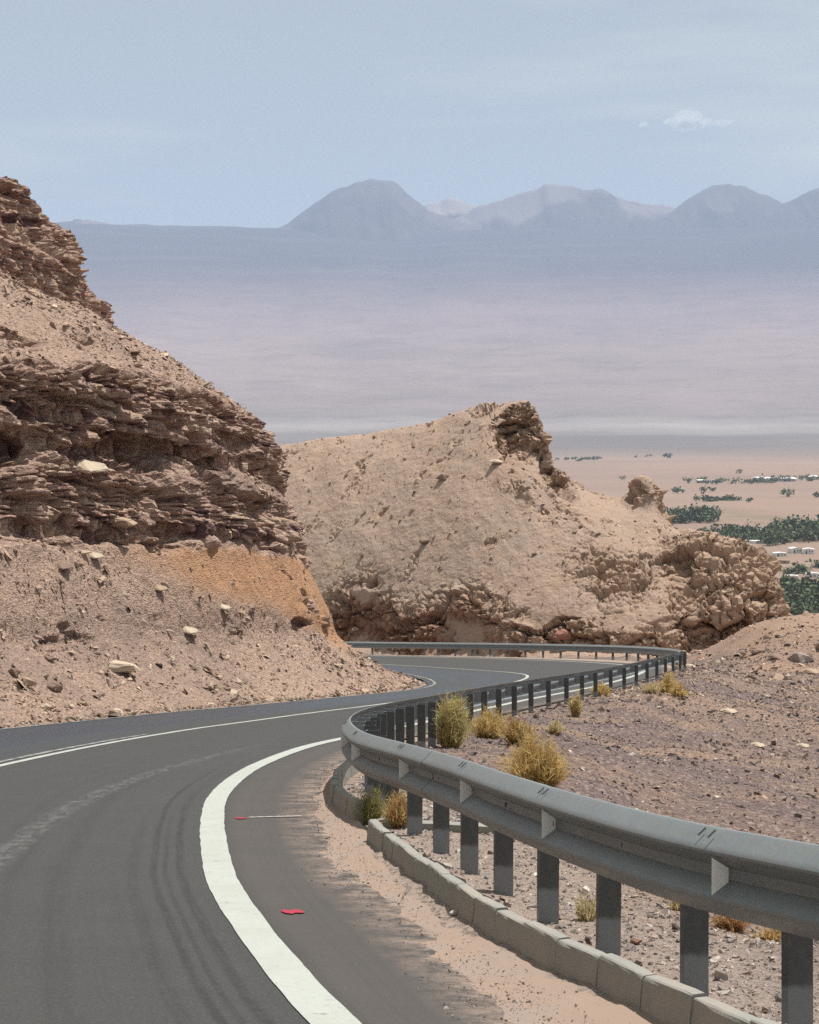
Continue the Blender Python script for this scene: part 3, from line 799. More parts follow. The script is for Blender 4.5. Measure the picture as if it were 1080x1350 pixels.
    nz = fbm(X * .35, Z * .5, Y * .2, 4, 211)
    rock = sstep(.42, .6, slope + .08 * nz) * sstep(4, 7, X)
    step_zone = (1 - .95 * sstep(6.5, 8.5, X) * (1 - sstep(13.0, 15.5, X))) * np.exp(-((u - stp - .03) / .05) ** 2) * sstep(-.45, .0, nz) 
    right = sstep(14.5, 17.0, X + 1.2 * nz) * (1 - sstep(.45, .62, u + .15 * nz)) * sstep(.06, .12, u)
    right2 = np.exp(-(((X - 13.0) / 2.2) ** 2 + ((u - .33) / .10) ** 2)) 
    rub = np.exp(-(((X - 8.8) / 2.8) ** 2 + ((u - .52) / .05) ** 2)) * sstep(-.1, .3, fbm(X * .8, U * 30, None, 3, 213))
    top = sstep(.78, .9, u) * sstep(1.5, 5, X) * (1 - sstep(12, 15, X)) * .6
    spots = sstep(.45, .55, fbm(X * .55, Y * .5, None, 4, 214)) * .35
    rock = np.clip(np.maximum.reduce([rock, step_zone, right, right2 * 1.1, rub, top * sstep(-.2, .3, nz), spots]), 0, 1)
    wx, wy, wz = P[..., 0], P[..., 1] * .9, P[..., 2] * 1.25
    wob = .25 * fbm(wx, wy, wz, 2, 219)
    d1, e1, v1 = worley(wx * .42 + wob, wy * .42, wz * .5 + wob, 220)
    d2, e2, v2 = worley(wx * 1.15 + wob, wy * 1.15, wz * 1.35, 230)
    d3, e3, v3 = worley(wx * 3.0, wy * 3.0, wz * 3.6, 240)
    cr = np.abs(fbm(wx * .8, wy * .8, wz * 1.3, 5, 252))
    blocks = (1.2 + .9 * sstep(13, 16, X)) * (v1 - .5) + .42 * (v2 - .5) + .14 * (v3 - .5) - .7 * (1 - sstep(0, .14, e1 - d1)) - .22 * (1 - sstep(0, .16, e2 - d2)) - .35 * (1 - sstep(0, .12, cr)) + .22 * fbm(wx * .8, wy * .8, wz * 1.6, 5, 251, .55)
    small = .10 * fbm(wx * 1.6, wy * 1.6, wz * 1.6, 5, 250, .62) + .22 * fbm(X * .22 + U * 2.2, U * 2.0, None, 5, 253)
    D = rock * blocks * .85 + (1 - rock) * small
    D *= sstep(-.02, .06, U)
    P = P + N * D[..., None]
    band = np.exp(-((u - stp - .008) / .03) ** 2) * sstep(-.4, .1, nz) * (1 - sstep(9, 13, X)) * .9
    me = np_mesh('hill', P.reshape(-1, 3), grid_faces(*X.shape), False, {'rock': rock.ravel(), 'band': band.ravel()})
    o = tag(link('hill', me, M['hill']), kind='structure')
    return o, P, N, rock, u
hill_ob, HP, HN, HROCK, HU = hill()
print('hill, cliff verts', HP.shape, CP.shape)

# ------------------------------------------------------------------ valley floor and the far slope up to the range
PLAIN = -160.0
_FD = np.array([0, 9000, 10800, 12000, 14000, 16000, 19000, 24000, 28000, 32000, 36000, 38500, 44000, 60000])
_FZ = np.array([PLAIN, PLAIN, PLAIN, -134, -45, 85, 385, 1060, 1750, 2540, 3390, 3700, 3300, 2500])
def valley_z(d):
    return np.interp(d, _FD, _FZ)

def mat_valley():
    t = NT('valley_floor', 0.95, 0.1)
    km = t.attr('km')
    c = t.ramp(t.math('DIVIDE', km, 40.0), [(0.0, (0.27, 0.19, 0.145)), (0.18, (0.29, 0.20, 0.155)), (0.245, (0.28, 0.20, 0.155)), (0.30, (0.17, 0.145, 0.13)), (0.335, (0.17, 0.15, 0.14)), (0.365, (0.30, 0.27, 0.25)), (0.39, (0.22, 0.185, 0.17)),
               (0.42, (0.25, 0.195, 0.18)), (0.58, (0.28, 0.21, 0.19)), (0.66, (0.23, 0.175, 0.165)), (0.78, (0.075, 0.066, 0.066)), (0.95, (0.05, 0.046, 0.048))])
    p = t.pos()
    big = t.noise(1.0, 6, 0.6, t.mapping((.00035, .00022, .0005)))
    c = t.mix(t.rng(big, 0.38, 0.66, 0, 0.55), c, t.mix(0.55, c, (0.10, 0.09, 0.085)))
    st = t.noise(1.0, 5, 0.6, t.mapping((.00022, .0016, .001)))
    c = t.mix(t.rng(st, 0.52, 0.7, 0, 0.12), c, (0.36, 0.30, 0.26))
    md = t.noise(1.0, 7, 0.68, t.mapping((.0006, .0009, .001)), distort=.2)
    c = t.mix(t.rng(md, 0.46, 0.66, 0, 0.3), c, t.mix(0.6, c, (0.07, 0.062, 0.06)))
    fd = t.noise(1.0, 6, 0.7, t.mapping((.0019, .0022, .003), (0, 0, .3)), distort=.3)
    c = t.mix(t.math('MULTIPLY', t.rng(fd, 0.48, 0.66, 0, 0.30), t.rng(km, 11, 15, 0, 1)), c, t.mix(0.65, c, (0.05, 0.045, 0.045)))
    # fields and bare ground round the oasis
    fl = t.voronoi(1.0, t.mapping((.006, .0032, .001), (0, 0, .35)), 'Color')
    fm = t.math('MULTIPLY', t.rng(km, 1.2, 1.8, 1, 1), t.rng(km, 3.4, 4.4, 1, 0))
    gr = t.math('MULTIPLY', t.rng(t.noise(1.0, 4, 0.6, t.mapping((.0035, .0022, .001))), 0.5, 0.58, 0, 0.65), fm)
    fc = t.mix(0.5, t.mix(fl, (0.10, 0.11, 0.05), (0.25, 0.19, 0.12)), (0.15, 0.135, 0.075))
    c = t.mix(gr, c, fc)
    return t.done(c)

def valley():
    az = np.radians(np.concatenate([np.linspace(-180, -24, 40, endpoint=False), np.linspace(-24, 24, 360), np.linspace(24, 180, 41)[1:]]))
    r = np.concatenate([[0, 60], np.geomspace(150, 1500, 14)[:-1], np.geomspace(1500, 60000, 280)])
    A, R = np.meshgrid(az, r)
    X = R * np.sin(A); Y = R * np.cos(A)
    Rw = R * (1 + .012 * fbm(X / 6000, Y / 6000, None, 3, 301))
    Z = valley_z(Rw)
    amp = np.interp(R, [0, 11000, 16000, 26000, 33000, 38000, 60000], [0, 0, 20, 70, 80, 25, 25])
    u = X / R.clip(1) * 30000
    Z = Z + amp * (fbm(u / 900, Y / 5200, None, 5, 303) + .8 * (.5 - np.abs(fbm(u / 2600, Y / 4200, None, 4, 304)) * 2) * sstep(22000, 30000, R))
    km = Rw / 1000 + .35 * fbm(X / 2500, Y / 900, None, 4, 305) * sstep(2000, 12000, R)
    me = np_mesh('valley_plain', np.stack([X, Y, Z], -1).reshape(-1, 3), grid_faces(*X.shape)[:, ::-1], True, {'km': km.ravel()})
    o = tag(link('valley_plain', me, mat_valley()), kind='structure')
    return o
valley()

def mat_mountain():
    t = NT('volcanic_slope', 0.95, 0.1)
    c = t.mix(t.noise(1.0, 6, 0.6, t.mapping((.0006, .0006, .0016))), (0.050, 0.045, 0.044), (0.11, 0.09, 0.078))
    c = t.mix(t.attr('pale'), c, (0.42, 0.36, 0.31))
    return t.done(c)
M['mountain'] = mat_mountain()

def mountain(px, dist, depth, seed, pale=0.0, gul=1.0):
    """one peak from its outline: (pixel column, metres above eye level) pairs"""
    D = dist
    xs_ = np.array([(p - 540) / FPX * D for p, y in px]); zs_ = np.array([(560 - y) / FPX * D + EYE for p, y in px])
    n = 200
    xs = np.linspace(xs_[0], xs_[-1], n)
    zc = np.interp(xs, xs_, zs_)
    k = np.hanning(7); k /= k.sum(); zc = np.convolve(np.pad(zc, 3, mode='edge'), k, 'valid')
    zc = zc + 38 * fbm(xs / 330, xs * 0, None, 4, seed + 9)
    v = np.linspace(-1, .25, 56)
    X, V = np.meshgrid(xs, v)
    floor = 2300.0
    fall = np.clip(1 - np.abs(V), 0, 1) ** 1.25
    Z = floor + (zc[None] - floor) * fall
    wgt = (1 - fall) * fall * 4
    g = fbm(X / 800 + .5 * fbm(X / 900, V * 3, None, 3, seed + 2), V * 1.1, None, 5, seed)
    Z = Z + gul * wgt * 240 * (.35 - np.abs(g) * 1.7) + 55 * fbm(X / 300, V * 6, None, 4, seed + 3) * fall
    Y = D + V * depth
    pl = np.clip(pale * sstep(.1, .5, fbm(X / 700, V * 5, None, 4, seed + 5) + .9 * sstep(.55, .95, fall) - .25), 0, 1)
    me = np_mesh('mountain', np.stack([X, Y, Z], -1).reshape(-1, 3), grid_faces(*X.shape), True, {'pale': pl.ravel()})
    return tag(link('mountain', me, M['mountain']), kind='structure')
mountain([(-120, 330), (-20, 303), (60, 300), (95, 294), (120, 288), (150, 297), (230, 299), (330, 310), (420, 330)], 38500, 4200, 401, .25)
mountain([(300, 325), (355, 305), (380, 297), (396, 286), (412, 274), (428, 262), (438, 254), (446, 251), (456, 249), (470, 244), (488, 240), (504, 242), (517, 242), (530, 250), (544, 261), (560, 273), (578, 284), (600, 292), (640, 300), (720, 322)], 37500, 4200, 411, .1)
mountain([(500, 320), (545, 290), (562, 270), (580, 267), (592, 263), (604, 267), (622, 270), (660, 285), (700, 305), (740, 325)], 39500, 3000, 421, .6)
mountain([(560, 310), (610, 284), (650, 268), (690, 257), (708, 248), (722, 243), (742, 246), (765, 250), (792, 252), (815, 261), (850, 269), (880, 274), (930, 292), (1000, 315)], 38200, 4200, 431, .3)
mountain([(830, 310), (870, 286), (895, 271), (920, 256), (940, 247), (958, 244), (978, 247), (998, 257), (1018, 265), (1050, 276), (1100, 296), (1150, 315)], 37800, 3800, 441, .1)
mountain([(960, 310), (1010, 276), (1035, 266), (1055, 258), (1080, 246), (1110, 236), (1150, 238), (1200, 256), (1260, 285), (1330, 315)], 37600, 3800, 451, .1)

# ------------------------------------------------------------------ loose stone
BOX_F = np.array([(3, 2, 1, 0), (4, 5, 6, 7), (0, 1, 5, 4), (1, 2, 6, 5), (2, 3, 7, 6), (3, 0, 4, 7)])
def scatter(name, pos, size, cols, flat=.6, nrm=None, kind='stuff', seed=1):
    """many angular stones in one mesh"""
    r = np.random.default_rng(seed); n = len(pos)
    c = np.array([(-1, -1, -1), (1, -1, -1), (1, 1, -1), (-1, 1, -1), (-1, -1, 1), (1, -1, 1), (1, 1, 1), (-1, 1, 1)], float)
    V = c[None] * (.5 + .22 * r.standard_normal((n, 8, 3)).clip(-1.6, 1.6))
    V[:, 4:, :2] *= r.uniform(.35, 1.0, (n, 1, 1))
    V *= np.stack([r.uniform(.7, 1.6, n), r.uniform(.6, 1.1, n), r.uniform(.6, 1.2, n) * flat], 1)[:, None]
    V *= np.asarray(size)[:, None, None]
    # tilt and spin
    a = r.uniform(0, 6.283, n); tl = r.normal(0, .35, (n, 2))
    ca, sa = np.cos(a)[:, None], np.sin(a)[:, None]
    V = np.stack([V[..., 0], V[..., 1], V[..., 2] + V[..., 0] * tl[:, :1] + V[..., 1] * tl[:, 1:]], -1)
    V = np.stack([V[..., 0] * ca - V[..., 1] * sa, V[..., 0] * sa + V[..., 1] * ca, V[..., 2]], -1)
    if nrm is not None:
        up = nrm / np.linalg.norm(nrm, axis=1, keepdims=True)
        t1 = np.cross(np.tile([[0, 1., 0]], (n, 1)), up); t1 /= np.linalg.norm(t1, axis=1, keepdims=True)
        t2 = np.cross(up, t1)
        V = V[..., :1] * t1[:, None] + V[..., 1:2] * t2[:, None] + V[..., 2:] * up[:, None]
    V += np.asarray(pos)[:, None]
    F = (BOX_F[None, 1:] + (np.arange(n) * 8)[:, None, None]).reshape(-1, 4)
    tint = np.repeat(np.concatenate([cols, np.ones((n, 1))], 1), 8, 0)
    me = np_mesh(name, V.reshape(-1, 3), F, False, {'tint': tint})
    o = link(name, me, M['stone'])
    if kind: o['kind'] = kind
    return o

def tints(n, base, seed, spread=.25):
    r = np.random.default_rng(seed)
    b = np.array(base)[r.integers(0, len(base), n)]
    return (b * (1 + spread * r.standard_normal((n, 1))).clip(.45, 1.7)).clip(.03, .75)

def powsize(r, n, lo, hi, a=2.4):
    u = r.random(n)
    return (lo ** (1 - a) + u * (hi ** (1 - a) - lo ** (1 - a))) ** (1 / (1 - a))

def bank_gravel():
    r = np.random.default_rng(5)
    n = 46000
    # densest near the viewer; everything within what the photograph shows of the bank
    y = 7 + 95 * r.random(n) ** 1.15
    x = r.uniform(-.8, 1, n)
    rx = np.interp(y, RAILC[:1900, 1], RAILC[:1900, 0])
    x = rx + .05 + (np.maximum(.215 * y + .8 - rx, 1.5)) * r.random(n)
    rd = rail_dist(x, y)
    k = (rd > .05)
    x, y, rd = x[k], y[k], rd[k]
    z = ground_z(x, y, rd)
    s = powsize(r, len(x), .018, .14, 2.9) * np.interp(y, [7, 14, 22, 60, 100], [.32, .42, .6, 1.1, 1.5])
    cl = fbm(x * .5, y * .5, None, 3, 88)
    pur = tints(len(x), [(.22, .165, .157), (.18, .135, .13), (.28, .205, .175), (.15, .11, .107)], 3)
    tan = tints(len(x), [(.42, .29, .21), (.36, .25, .19), (.50, .39, .30), (.27, .18, .14)], 4)
    u = x * .82 - y * .57; v = x * .57 + y * .82
    cl = fbm(u * .42, v * .10, None, 4, 88)
    c = np.where((cl + .25 * r.standard_normal(len(x)) > .16)[:, None], tan, pur)
    nr_ = (rd < 1.5) & (y < 28)
    s = np.where(nr_, np.minimum(s, .022), s)
    c[nr_] = tints(nr_.sum(), [(.42, .35, .31), (.36, .29, .26), (.48, .39, .33), (.29, .22, .21)], 14)
    w = r.random(len(x)) < .03
    c[w] = (.58, .50, .42)
    return scatter('gravel', np.stack([x, y, z + s * .08], 1), s, c, .65, seed=6)
bank_gravel()

def shoulder_gravel():
    r = np.random.default_rng(15)
    n = 9500
    y = 5 + 24 * r.random(n) ** 1.4
    K = np.array(KERB[::-1] if False else KERB + KERB2)
    kx = np.interp(y, K[:, 1], K[:, 0]); rx = np.interp(y, RAILC[:600, 1], RAILC[:600, 0])
    x = kx + .16 + (rx - kx + 1.4) * r.random(n)
    z = ground_z(x, y)
    s = powsize(r, n, .008, .05, 2.3)
    c = tints(n, [(.42, .37, .33), (.34, .29, .27), (.26, .21, .20), (.48, .42, .37), (.36, .27, .22)], 8)
    return scatter('gravel', np.stack([x, y, z + s * .05], 1), s, c, .7, seed=9)
shoulder_gravel()

def verge_grit():
    r = np.random.default_rng(25)
    n = 7000
    i = r.integers(60, 560, n)
    off = np.abs(r.normal(0, .16, n)) * np.where(r.random(n) < .45, 1, -1.0)
    d = A_ - E_; d = d / np.linalg.norm(d, axis=1, keepdims=True)
    p = A_[i] + d[i] * off[:, None] + r.normal(0, .03, (n, 2))
    s = powsize(r, n, .003, .012, 2.6)
    z = zr(p[:, 1]) + np.where(off > 0, .022, .003)
    scatter('gravel', np.concatenate([p, z[:, None]], 1), s, tints(n, [(.40, .31, .25), (.33, .27, .23), (.27, .23, .205)], 18), .7, seed=19)
verge_grit()

def cliff_rubble():
    r = np.random.default_rng(35)
    Hh = CH.ravel(); Pf = CP.reshape(-1, 3); Nf = CN.reshape(-1, 3); Rf = CROCK.ravel(); Of = CORANGE.ravel()
    Ty = np.broadcast_to(CT[None, :, 1], CH.shape).ravel()
    w = (Rf < .35) * (Ty > 38) * (Ty < 92) * (Hh > -.05) * (Hh < 19) * np.where(Of > .4, .12, 1.0) * np.where(Hh < 5, 1.0 - .5 * sstep(1.2, 2.2, Hh), .9)
    cl = .25 + sstep(-.15, .45, fbm(Pf[:, 0] * .45, Pf[:, 1] * .45, Pf[:, 2] * .45, 3, 120))
    w = w * cl
    idx = r.choice(len(w), 17500, p=w / w.sum(), replace=True)
    s = powsize(r, len(idx), .03, .26, 2.9)
    s = np.where(Of[idx] > .4, np.minimum(s, .12), s)
    p = Pf[idx] + Nf[idx] * (s * .10)[:, None] + r.normal(0, .04, (len(idx), 3))
    c = tints(len(idx), [(.42, .29, .215), (.34, .235, .185), (.50, .38, .285), (.27, .18, .15), (.38, .26, .19)], 36)
    scatter('rubble', p, s, c, .36, Nf[idx] + np.array([0, 0, .35]), seed=37)
    # foot of the slope
    n = 2500
    t = r.integers(0, CT.shape[0], n)
    t = t[(CT[t, 1] > 30) & (CT[t, 1] < 92)]
    p2 = CT[t] + r.normal(0, .28, (len(t), 2)) + np.array([-.1, 0])
    s2 = powsize(r, len(t), .03, .22, 2.6)
    scatter('rubble', np.concatenate([p2, zr(p2[:, 1])[:, None] + .02], 1), s2, tints(len(t), [(.44, .31, .23), (.36, .25, .19), (.50, .40, .31)], 38), .5, seed=39)
cliff_rubble()

def hill_rubble():
    r = np.random.default_rng(45)
    Pf = HP.reshape(-1, 3); Nf = HN.reshape(-1, 3); Rf = HROCK.ravel(); Uf = HU.ravel()
    w = (Pf[:, 0] > -13) * (Pf[:, 0] < 28) * (Uf > .01) * (Uf < .99) * (.10 + .35 * Rf + .8 * sstep(.25, .5, fbm(Pf[:, 0] * .4, Pf[:, 1] * .3, Pf[:, 2] * .4, 4, 130)))
    idx = r.choice(len(w), 6000, p=w / w.sum())
    s = powsize(r, len(idx), .05, .32, 2.9)
    p = Pf[idx] + Nf[idx] * (s * .1)[:, None]
    c = tints(len(idx), [(.44, .31, .21), (.36, .25, .17), (.28, .185, .13), (.48, .36, .26)], 46)
    scatter('rubble', p, s, c, .7, Nf[idx] + np.array([0, 0, .7]), seed=47)
    # loose stone on the knoll beyond the hairpin
    n = 1800
    x = r.uniform(12, 32, n); y = r.uniform(88, 118, n); rd = rail_dist(x, y)
    k = rd > 1; x, y, rd = x[k], y[k], rd[k]
    s = powsize(r, len(x), .06, .5, 2.7)
    scatter('rubble', np.stack([x, y, ground_z(x, y, rd) + s * .08], 1), s, tints(len(x), [(.42, .29, .21), (.34, .23, .17), (.50, .38, .29)], 48), .6, seed=49)
hill_rubble()

# ------------------------------------------------------------------ single boulders one can point at
def proj(P):
    c, s = math.cos(PITCH), math.sin(PITCH)
    y, z = P[..., 1], P[..., 2] - EYE
    dep = y * c - z * s; up = y * s + z * c
    return 540 + FPX * P[..., 0] / dep, 675 - FPX * up / dep, dep

def rock_mesh(seed, flat=.6, rough=.10):
    import bmesh
    r = random.Random(seed)
    bm = bmesh.new()
    for _ in range(18):
        v = Vector((r.gauss(0, 1), r.gauss(0, 1), r.gauss(0, 1))).normalized() * r.uniform(.42, .55)
        bm.verts.new((v.x * 1.25, v.y * .95, v.z * flat))
    res = bmesh.ops.convex_hull(bm, input=bm.verts)
    junk = [e for e in res['geom_interior'] + res['geom_unused'] if isinstance(e, bmesh.types.BMVert)]
    bmesh.ops.delete(bm, geom=list(set(junk)), context='VERTS')
    bmesh.ops.bevel(bm, geom=list(bm.edges), offset=.025, segments=1, affect='EDGES')
    bmesh.ops.triangulate(bm, faces=list(bm.faces))
    bmesh.ops.subdivide_edges(bm, edges=list(bm.edges), cuts=1, use_grid_fill=True)
    for v in bm.verts:
        v.co += v.co.normalized() * r.uniform(-1, 1) * rough * .22
    me = bpy.data.meshes.new('boulder'); bm.to_mesh(me); bm.free()
    return me

def tint_mesh(me, col):
    a = me.attributes.new('tint', 'FLOAT_COLOR', 'POINT')
    a.data.foreach_set('color', np.tile(np.array(list(col) + [1.0], np.float32), len(me.vertices)))
    me.materials.append(M['stone'])

SURF = [(CP.reshape(-1, 3), CN.reshape(-1, 3)), (HP.reshape(-1, 3), HN.reshape(-1, 3))]
SPX = [proj(p) for p, n in SURF]
def surf_at(i, px, py, rad=5):
    P, N = SURF[i]; X, Y, D = SPX[i]
    m = np.where((np.abs(X - px) < rad) & (np.abs(Y - py) < rad))[0]
    k = m[D[m].argmin()]
    return P[k], N[k]

def ground_at(px, py):
    a = (px - 540) / FPX; b = -(py - 675) / FPX
    d = np.array([a, math.cos(PITCH) + b * math.sin(PITCH), -math.sin(PITCH) + b * math.cos(PITCH)])
    s = np.arange(5, 140, .05)
    x, y, z = d[0] * s, d[1] * s, EYE + d[2] * s
    g = ground_z(x, y)
    i = np.argmax(z < g)
    return np.array([x[i], y[i], g[i]])

STONE_MESH = [rock_mesh(900 + i, f) for i, f in enumerate((.55, .4, .75, .5, .62))]
def boulder(p, size, col, label, group=None, rz=0.0, tilt=(0, 0), kind=0, sink=.18):
    me = STONE_MESH[kind].copy(); tint_mesh(me, col)
    o = link('boulder', me)
    o.location = (p[0], p[1], p[2] + size * sink)
    o.scale = (size, size, size)
    o.rotation_euler = (tilt[0], tilt[1], rz)
    return tag(o, label, 'boulder', group)

CREAM, TAN, BROWN, GREYR = (.58, .47, .35), (.44, .31, .22), (.26, .17, .13), (.36, .29, .26)
for (px, py, w, col, k, rz, lab) in [
    (166, 884, 40, CREAM, 0, .2, 'cream flat-topped boulder lying alone low on the left scree slope'),
    (132, 560 + 140 - 70, 0, 0, 0, 0, ''),
    (120, 624, 50, CREAM, 1, -.5, 'long cream slab leaning below the dark ledge of the left cliff'),
    (252, 832, 26, CREAM, 1, -.4, 'pale flat slab lying on the scree under the orange bank'),
    (128, 733, 24, CREAM, 1, -.5, 'pale slab on the scree at the left end of the orange bank'),
    (76, 905, 22, BROWN, 2, .8, 'brown rough stone on the left scree close to the road edge'),
    (38, 898, 26, TAN, 3, .1, 'tan stone near the foot of the scree at the left picture edge'),
    (62, 930, 14, CREAM, 2, .3, 'small whitish stone at the roadside under the left scree'),
    (88, 748, 26, BROWN, 1, -.6, 'dark brown tilted slab standing out of the left scree'),
    (215, 775, 22, TAN, 1, -.5, 'tan slab half buried just left of the orange bank'),
    (298, 806, 20, CREAM, 1, -.3, 'cream flake of rock on the orange bank toe'),
    (70, 866, 18, BROWN, 4, .4, 'small brown stone halfway down the left scree'),
    (160, 700, 34, TAN, 0, -.3, 'blocky tan rock lodged beneath the lower rock band'),
    (20, 886, 22, BROWN, 3, .9, 'brown stone in the scree by the left picture edge above the tan stone')]:
    if not lab: continue
    P_, N_ = surf_at(0, px, py)
    s = w / FPX * P_[1]
    boulder(P_, s, col, lab, None, rz, (.15, .12), k)
for (px, py, w, col, k, rz, lab) in [
    (650, 606, 17, CREAM, 1, .2, 'cream slab under the scarp of the middle hill summit'),
    (625, 768, 0, 0, 0, 0, ''),
    (738, 836, 22, (.33, .14, .10), 2, .3, 'reddish rock lying on pale sand behind the far guardrail'),
    (556, 712, 16, BROWN, 0, .4, 'brown rock in the middle of the smooth face of the middle hill'),
    (578, 628, 20, BROWN, 3, .5, 'dark rock high on the smooth face of the middle hill')]:
    if not lab: continue
    P_, N_ = surf_at(1, px, py, 6)
    boulder(P_, w / FPX * P_[1], col, lab, None, rz, (.1, .1), k)
for (px, py, w, col, k, rz, lab) in [
    (910, 880, 16, CREAM, 1, .1, 'pale flat stone beside the guardrail end posts at the hairpin'),
    (1000, 1040, 0, 0, 0, 0, ''),
    (834, 997, 10, (.62, .53, .45), 2, .4, 'whitish stone alone on the purple gravel bank'),
    (1052, 872, 36, GREYR, 3, .3, 'jagged dark rock cluster stone on the knoll at right'),
    (1022, 868, 20, BROWN, 1, -.3, 'brown slab beside the jagged rock on the right knoll'),
    (998, 862, 18, BROWN, 0, .5, 'brown stone standing on the knoll right of the hairpin'),
    (1070, 888, 24, TAN, 1, -.4, 'tan slab at the right edge below the jagged rock'),
    (962, 940, 20, CREAM, 1, -.5, 'cream slab in the tan rill on the gravel bank'),
    (1000, 1130 - 145, 18, CREAM, 1, -.6, 'cream flake lower in the tan rill on the gravel bank'),
    (1060, 985, 16, CREAM, 1, -.5, 'cream stone at the right edge of the gravel bank')]:
    if not lab: continue
    p = ground_at(px, py)
    boulder(p, w / FPX * p[1], col, lab, None, rz, (.1, .1), k, .12)
p = ground_at(838, 1246)
boulder(p, .075, (.28, .14, .085), 'rust brown stone against the foot of a guardrail post', None, .3, (0, 0), 4, .25)
p = ground_at(632, 1226)
boulder((.26, 11.9, float(zr(11.9)) + .03), .05, (.66, .6, .55), 'small white pebble on the sand in front of the kerb', None, .3, (0, 0), 2, .1)

# ------------------------------------------------------------------ guardrail: one thing with its beams, posts, spacers, reflectors
RAIL_TOP = .78
RL = np.concatenate([[0], np.cumsum(np.linalg.norm(np.diff(RAILC, axis=0), axis=1))])
def rail_at(s):
    x = np.interp(s, RL, RAILC[:, 0]); y = np.interp(s, RL, RAILC[:, 1])
    tx = np.interp(s, RL, RT[:, 0]); ty = np.interp(s, RL, RT[:, 1]); q = math.hypot(tx, ty)
    return float(x), float(y), float(tx / q), float(ty / q)
def s_of_y(y, lo=0):
    i = np.argmax(RAILC[:, 1] > y); return RL[i]
guard = bpy.data.objects.new('guardrail', None); COL.objects.link(guard)
guard.location = (1.33, 9.6, float(zr(9.6)))
tag(guard, 'grey galvanised steel guardrail winding down along the right side of the road', 'guardrail')
bpy.context.view_layer.update()
GINV = guard.matrix_basis.inverted()
def gpart(o, parent=guard):
    if parent is guard: o.matrix_parent_inverse = GINV
    return o

# W profile: o = towards the road, z from the beam's centre
WP = [(-.004, .158), (.008, .157), (.020, .149), (.066, .106), (.078, .096), (.084, .086), (.082, .076), (.022, .028), (.010, .020), (.007, .010), (.007, -.010), (.010, -.020), (.022, -.028), (.082, -.076),
      (.084, -.086), (.078, -.096), (.066, -.106), (.020, -.149), (.008, -.157), (-.004, -.158)]
WP = [(o * 1.2, z * 1.27) for o, z in WP]
HALF = .2
def beam(s0, s1, lap):
    n = max(3, int((s1 - s0) / .12) + 1)
    ss = np.linspace(s0, s1, n)
    th = .0045
    prof = np.array(WP)
    tan = np.gradient(prof, axis=0); tan /= np.linalg.norm(tan, axis=1, keepdims=True)
    nor = np.stack([-tan[:, 1], tan[:, 0]], 1)     # towards the road side when walking down
    if nor[5, 0] < 0: nor = -nor
    ring = np.vstack([prof, (prof - nor * th)[::-1]])
    m = len(ring)
    V = np.empty((n, m, 3))
    for i, s in enumerate(ss):
        x, y, tx, ty = rail_at(s)
        o = ring[:, 0] + lap
        V[i, :, 0] = x - ty * o; V[i, :, 1] = y + tx * o
        V[i, :, 2] = float(zr(y)) + RAIL_TOP - HALF + ring[:, 1]
    idx = np.arange(n * m).reshape(n, m)
    F = []
    a, b = idx[:-1], idx[1:]
    F = np.stack([a, np.roll(a, -1, 1), np.roll(b, -1, 1), b], -1).reshape(-1, 4)
    me = np_mesh('beam', V.reshape(-1, 3), F, True)
    # close the two ends
    import bmesh
    bm = bmesh.new(); bm.from_mesh(me)
    bmesh.ops.holes_fill(bm, edges=[e for e in bm.edges if e.is_boundary], sides=0)
    bmesh.ops.recalc_face_normals(bm, faces=list(bm.faces))
    bm.to_mesh(me); bm.free()
    try: me.set_sharp_from_angle(angle=math.radians(28))
    except Exception: pass
    return gpart(link('beam', me, M['steel'], guard))

# posts: every 1.33 m in the bends, wider apart on the straight
s_33, s_62 = s_of_y(34), s_of_y(62)
tip = RL[np.argmax(RAILC[:, 0])]
s_end = RL[np.argmax((RAILC[:, 0] < 1.0) & (RAILC[:, 1] > 115))]
s_post = [s_of_y(9.65)]
s_post.insert(0, s_post[0] - 1.0)
while s_post[0] > 1.33: s_post.insert(0, s_post[0] - 1.33)
while s_post[-1] < RL[-1] - 1:
    s = s_post[-1]
    s_post.append(s + (1.33 if s < s_33 else 2.9 if s < s_62 else 3.6 if s < tip - 5 else 1.45 if s < s_end else 5.0))
i_ref = int(np.argmin([abs(s - s_of_y(9.65)) for s in s_post]))
# beam panels, lapped about every four metres
s = s_post[0] - .6; k = 0
joints = []
while s < RL[-1] - .5:
    e = min(s + 3.99, RL[-1])
    beam(s, e + (.16 if e < RL[-1] else 0), .0055 if k % 2 else 0)
    joints.append(e); s = e; k += 1

# post, spacer meshes (local: x across the rail away from the road, y along the rail, z up)
def c_channel(w, d, t, h):
    mb = MB()
    poly = [(0, 0), (w, 0), (w, d), (w - .022, d), (w - .022, d - t), (w - t, d - t), (w - t, t), (t, t), (t, d - t), (.022, d - t), (.022, d), (0, d)]
    mb.prism(poly, (0, 0, 0), (1, 0, 0), (0, 1, 0), (0, 0, 1), h)
    return mb
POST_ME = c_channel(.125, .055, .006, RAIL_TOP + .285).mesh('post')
SP = MB(); SP.prism([(0, 0), (.098, 0), (.098, .05), (.092, .05), (.092, .006), (.006, .006), (.006, .05), (0, .05)], (0, 0, 0), (1, 0, 0), (0, 1, 0), (0, 0, 1), .23)
SPACER_ME = SP.mesh('spacer')
CAPM = MB(); CAPM.box((.0675, .0275, 0), (.12, .04, .004))
BOLT_ME = bpy.data.meshes.new('bolt')
import bmesh
_b = bmesh.new(); bmesh.ops.create_cone(_b, cap_ends=True, segments=8, radius1=.017, radius2=.012, depth=.014); _b.to_mesh(BOLT_ME); _b.free()
RF = MB()
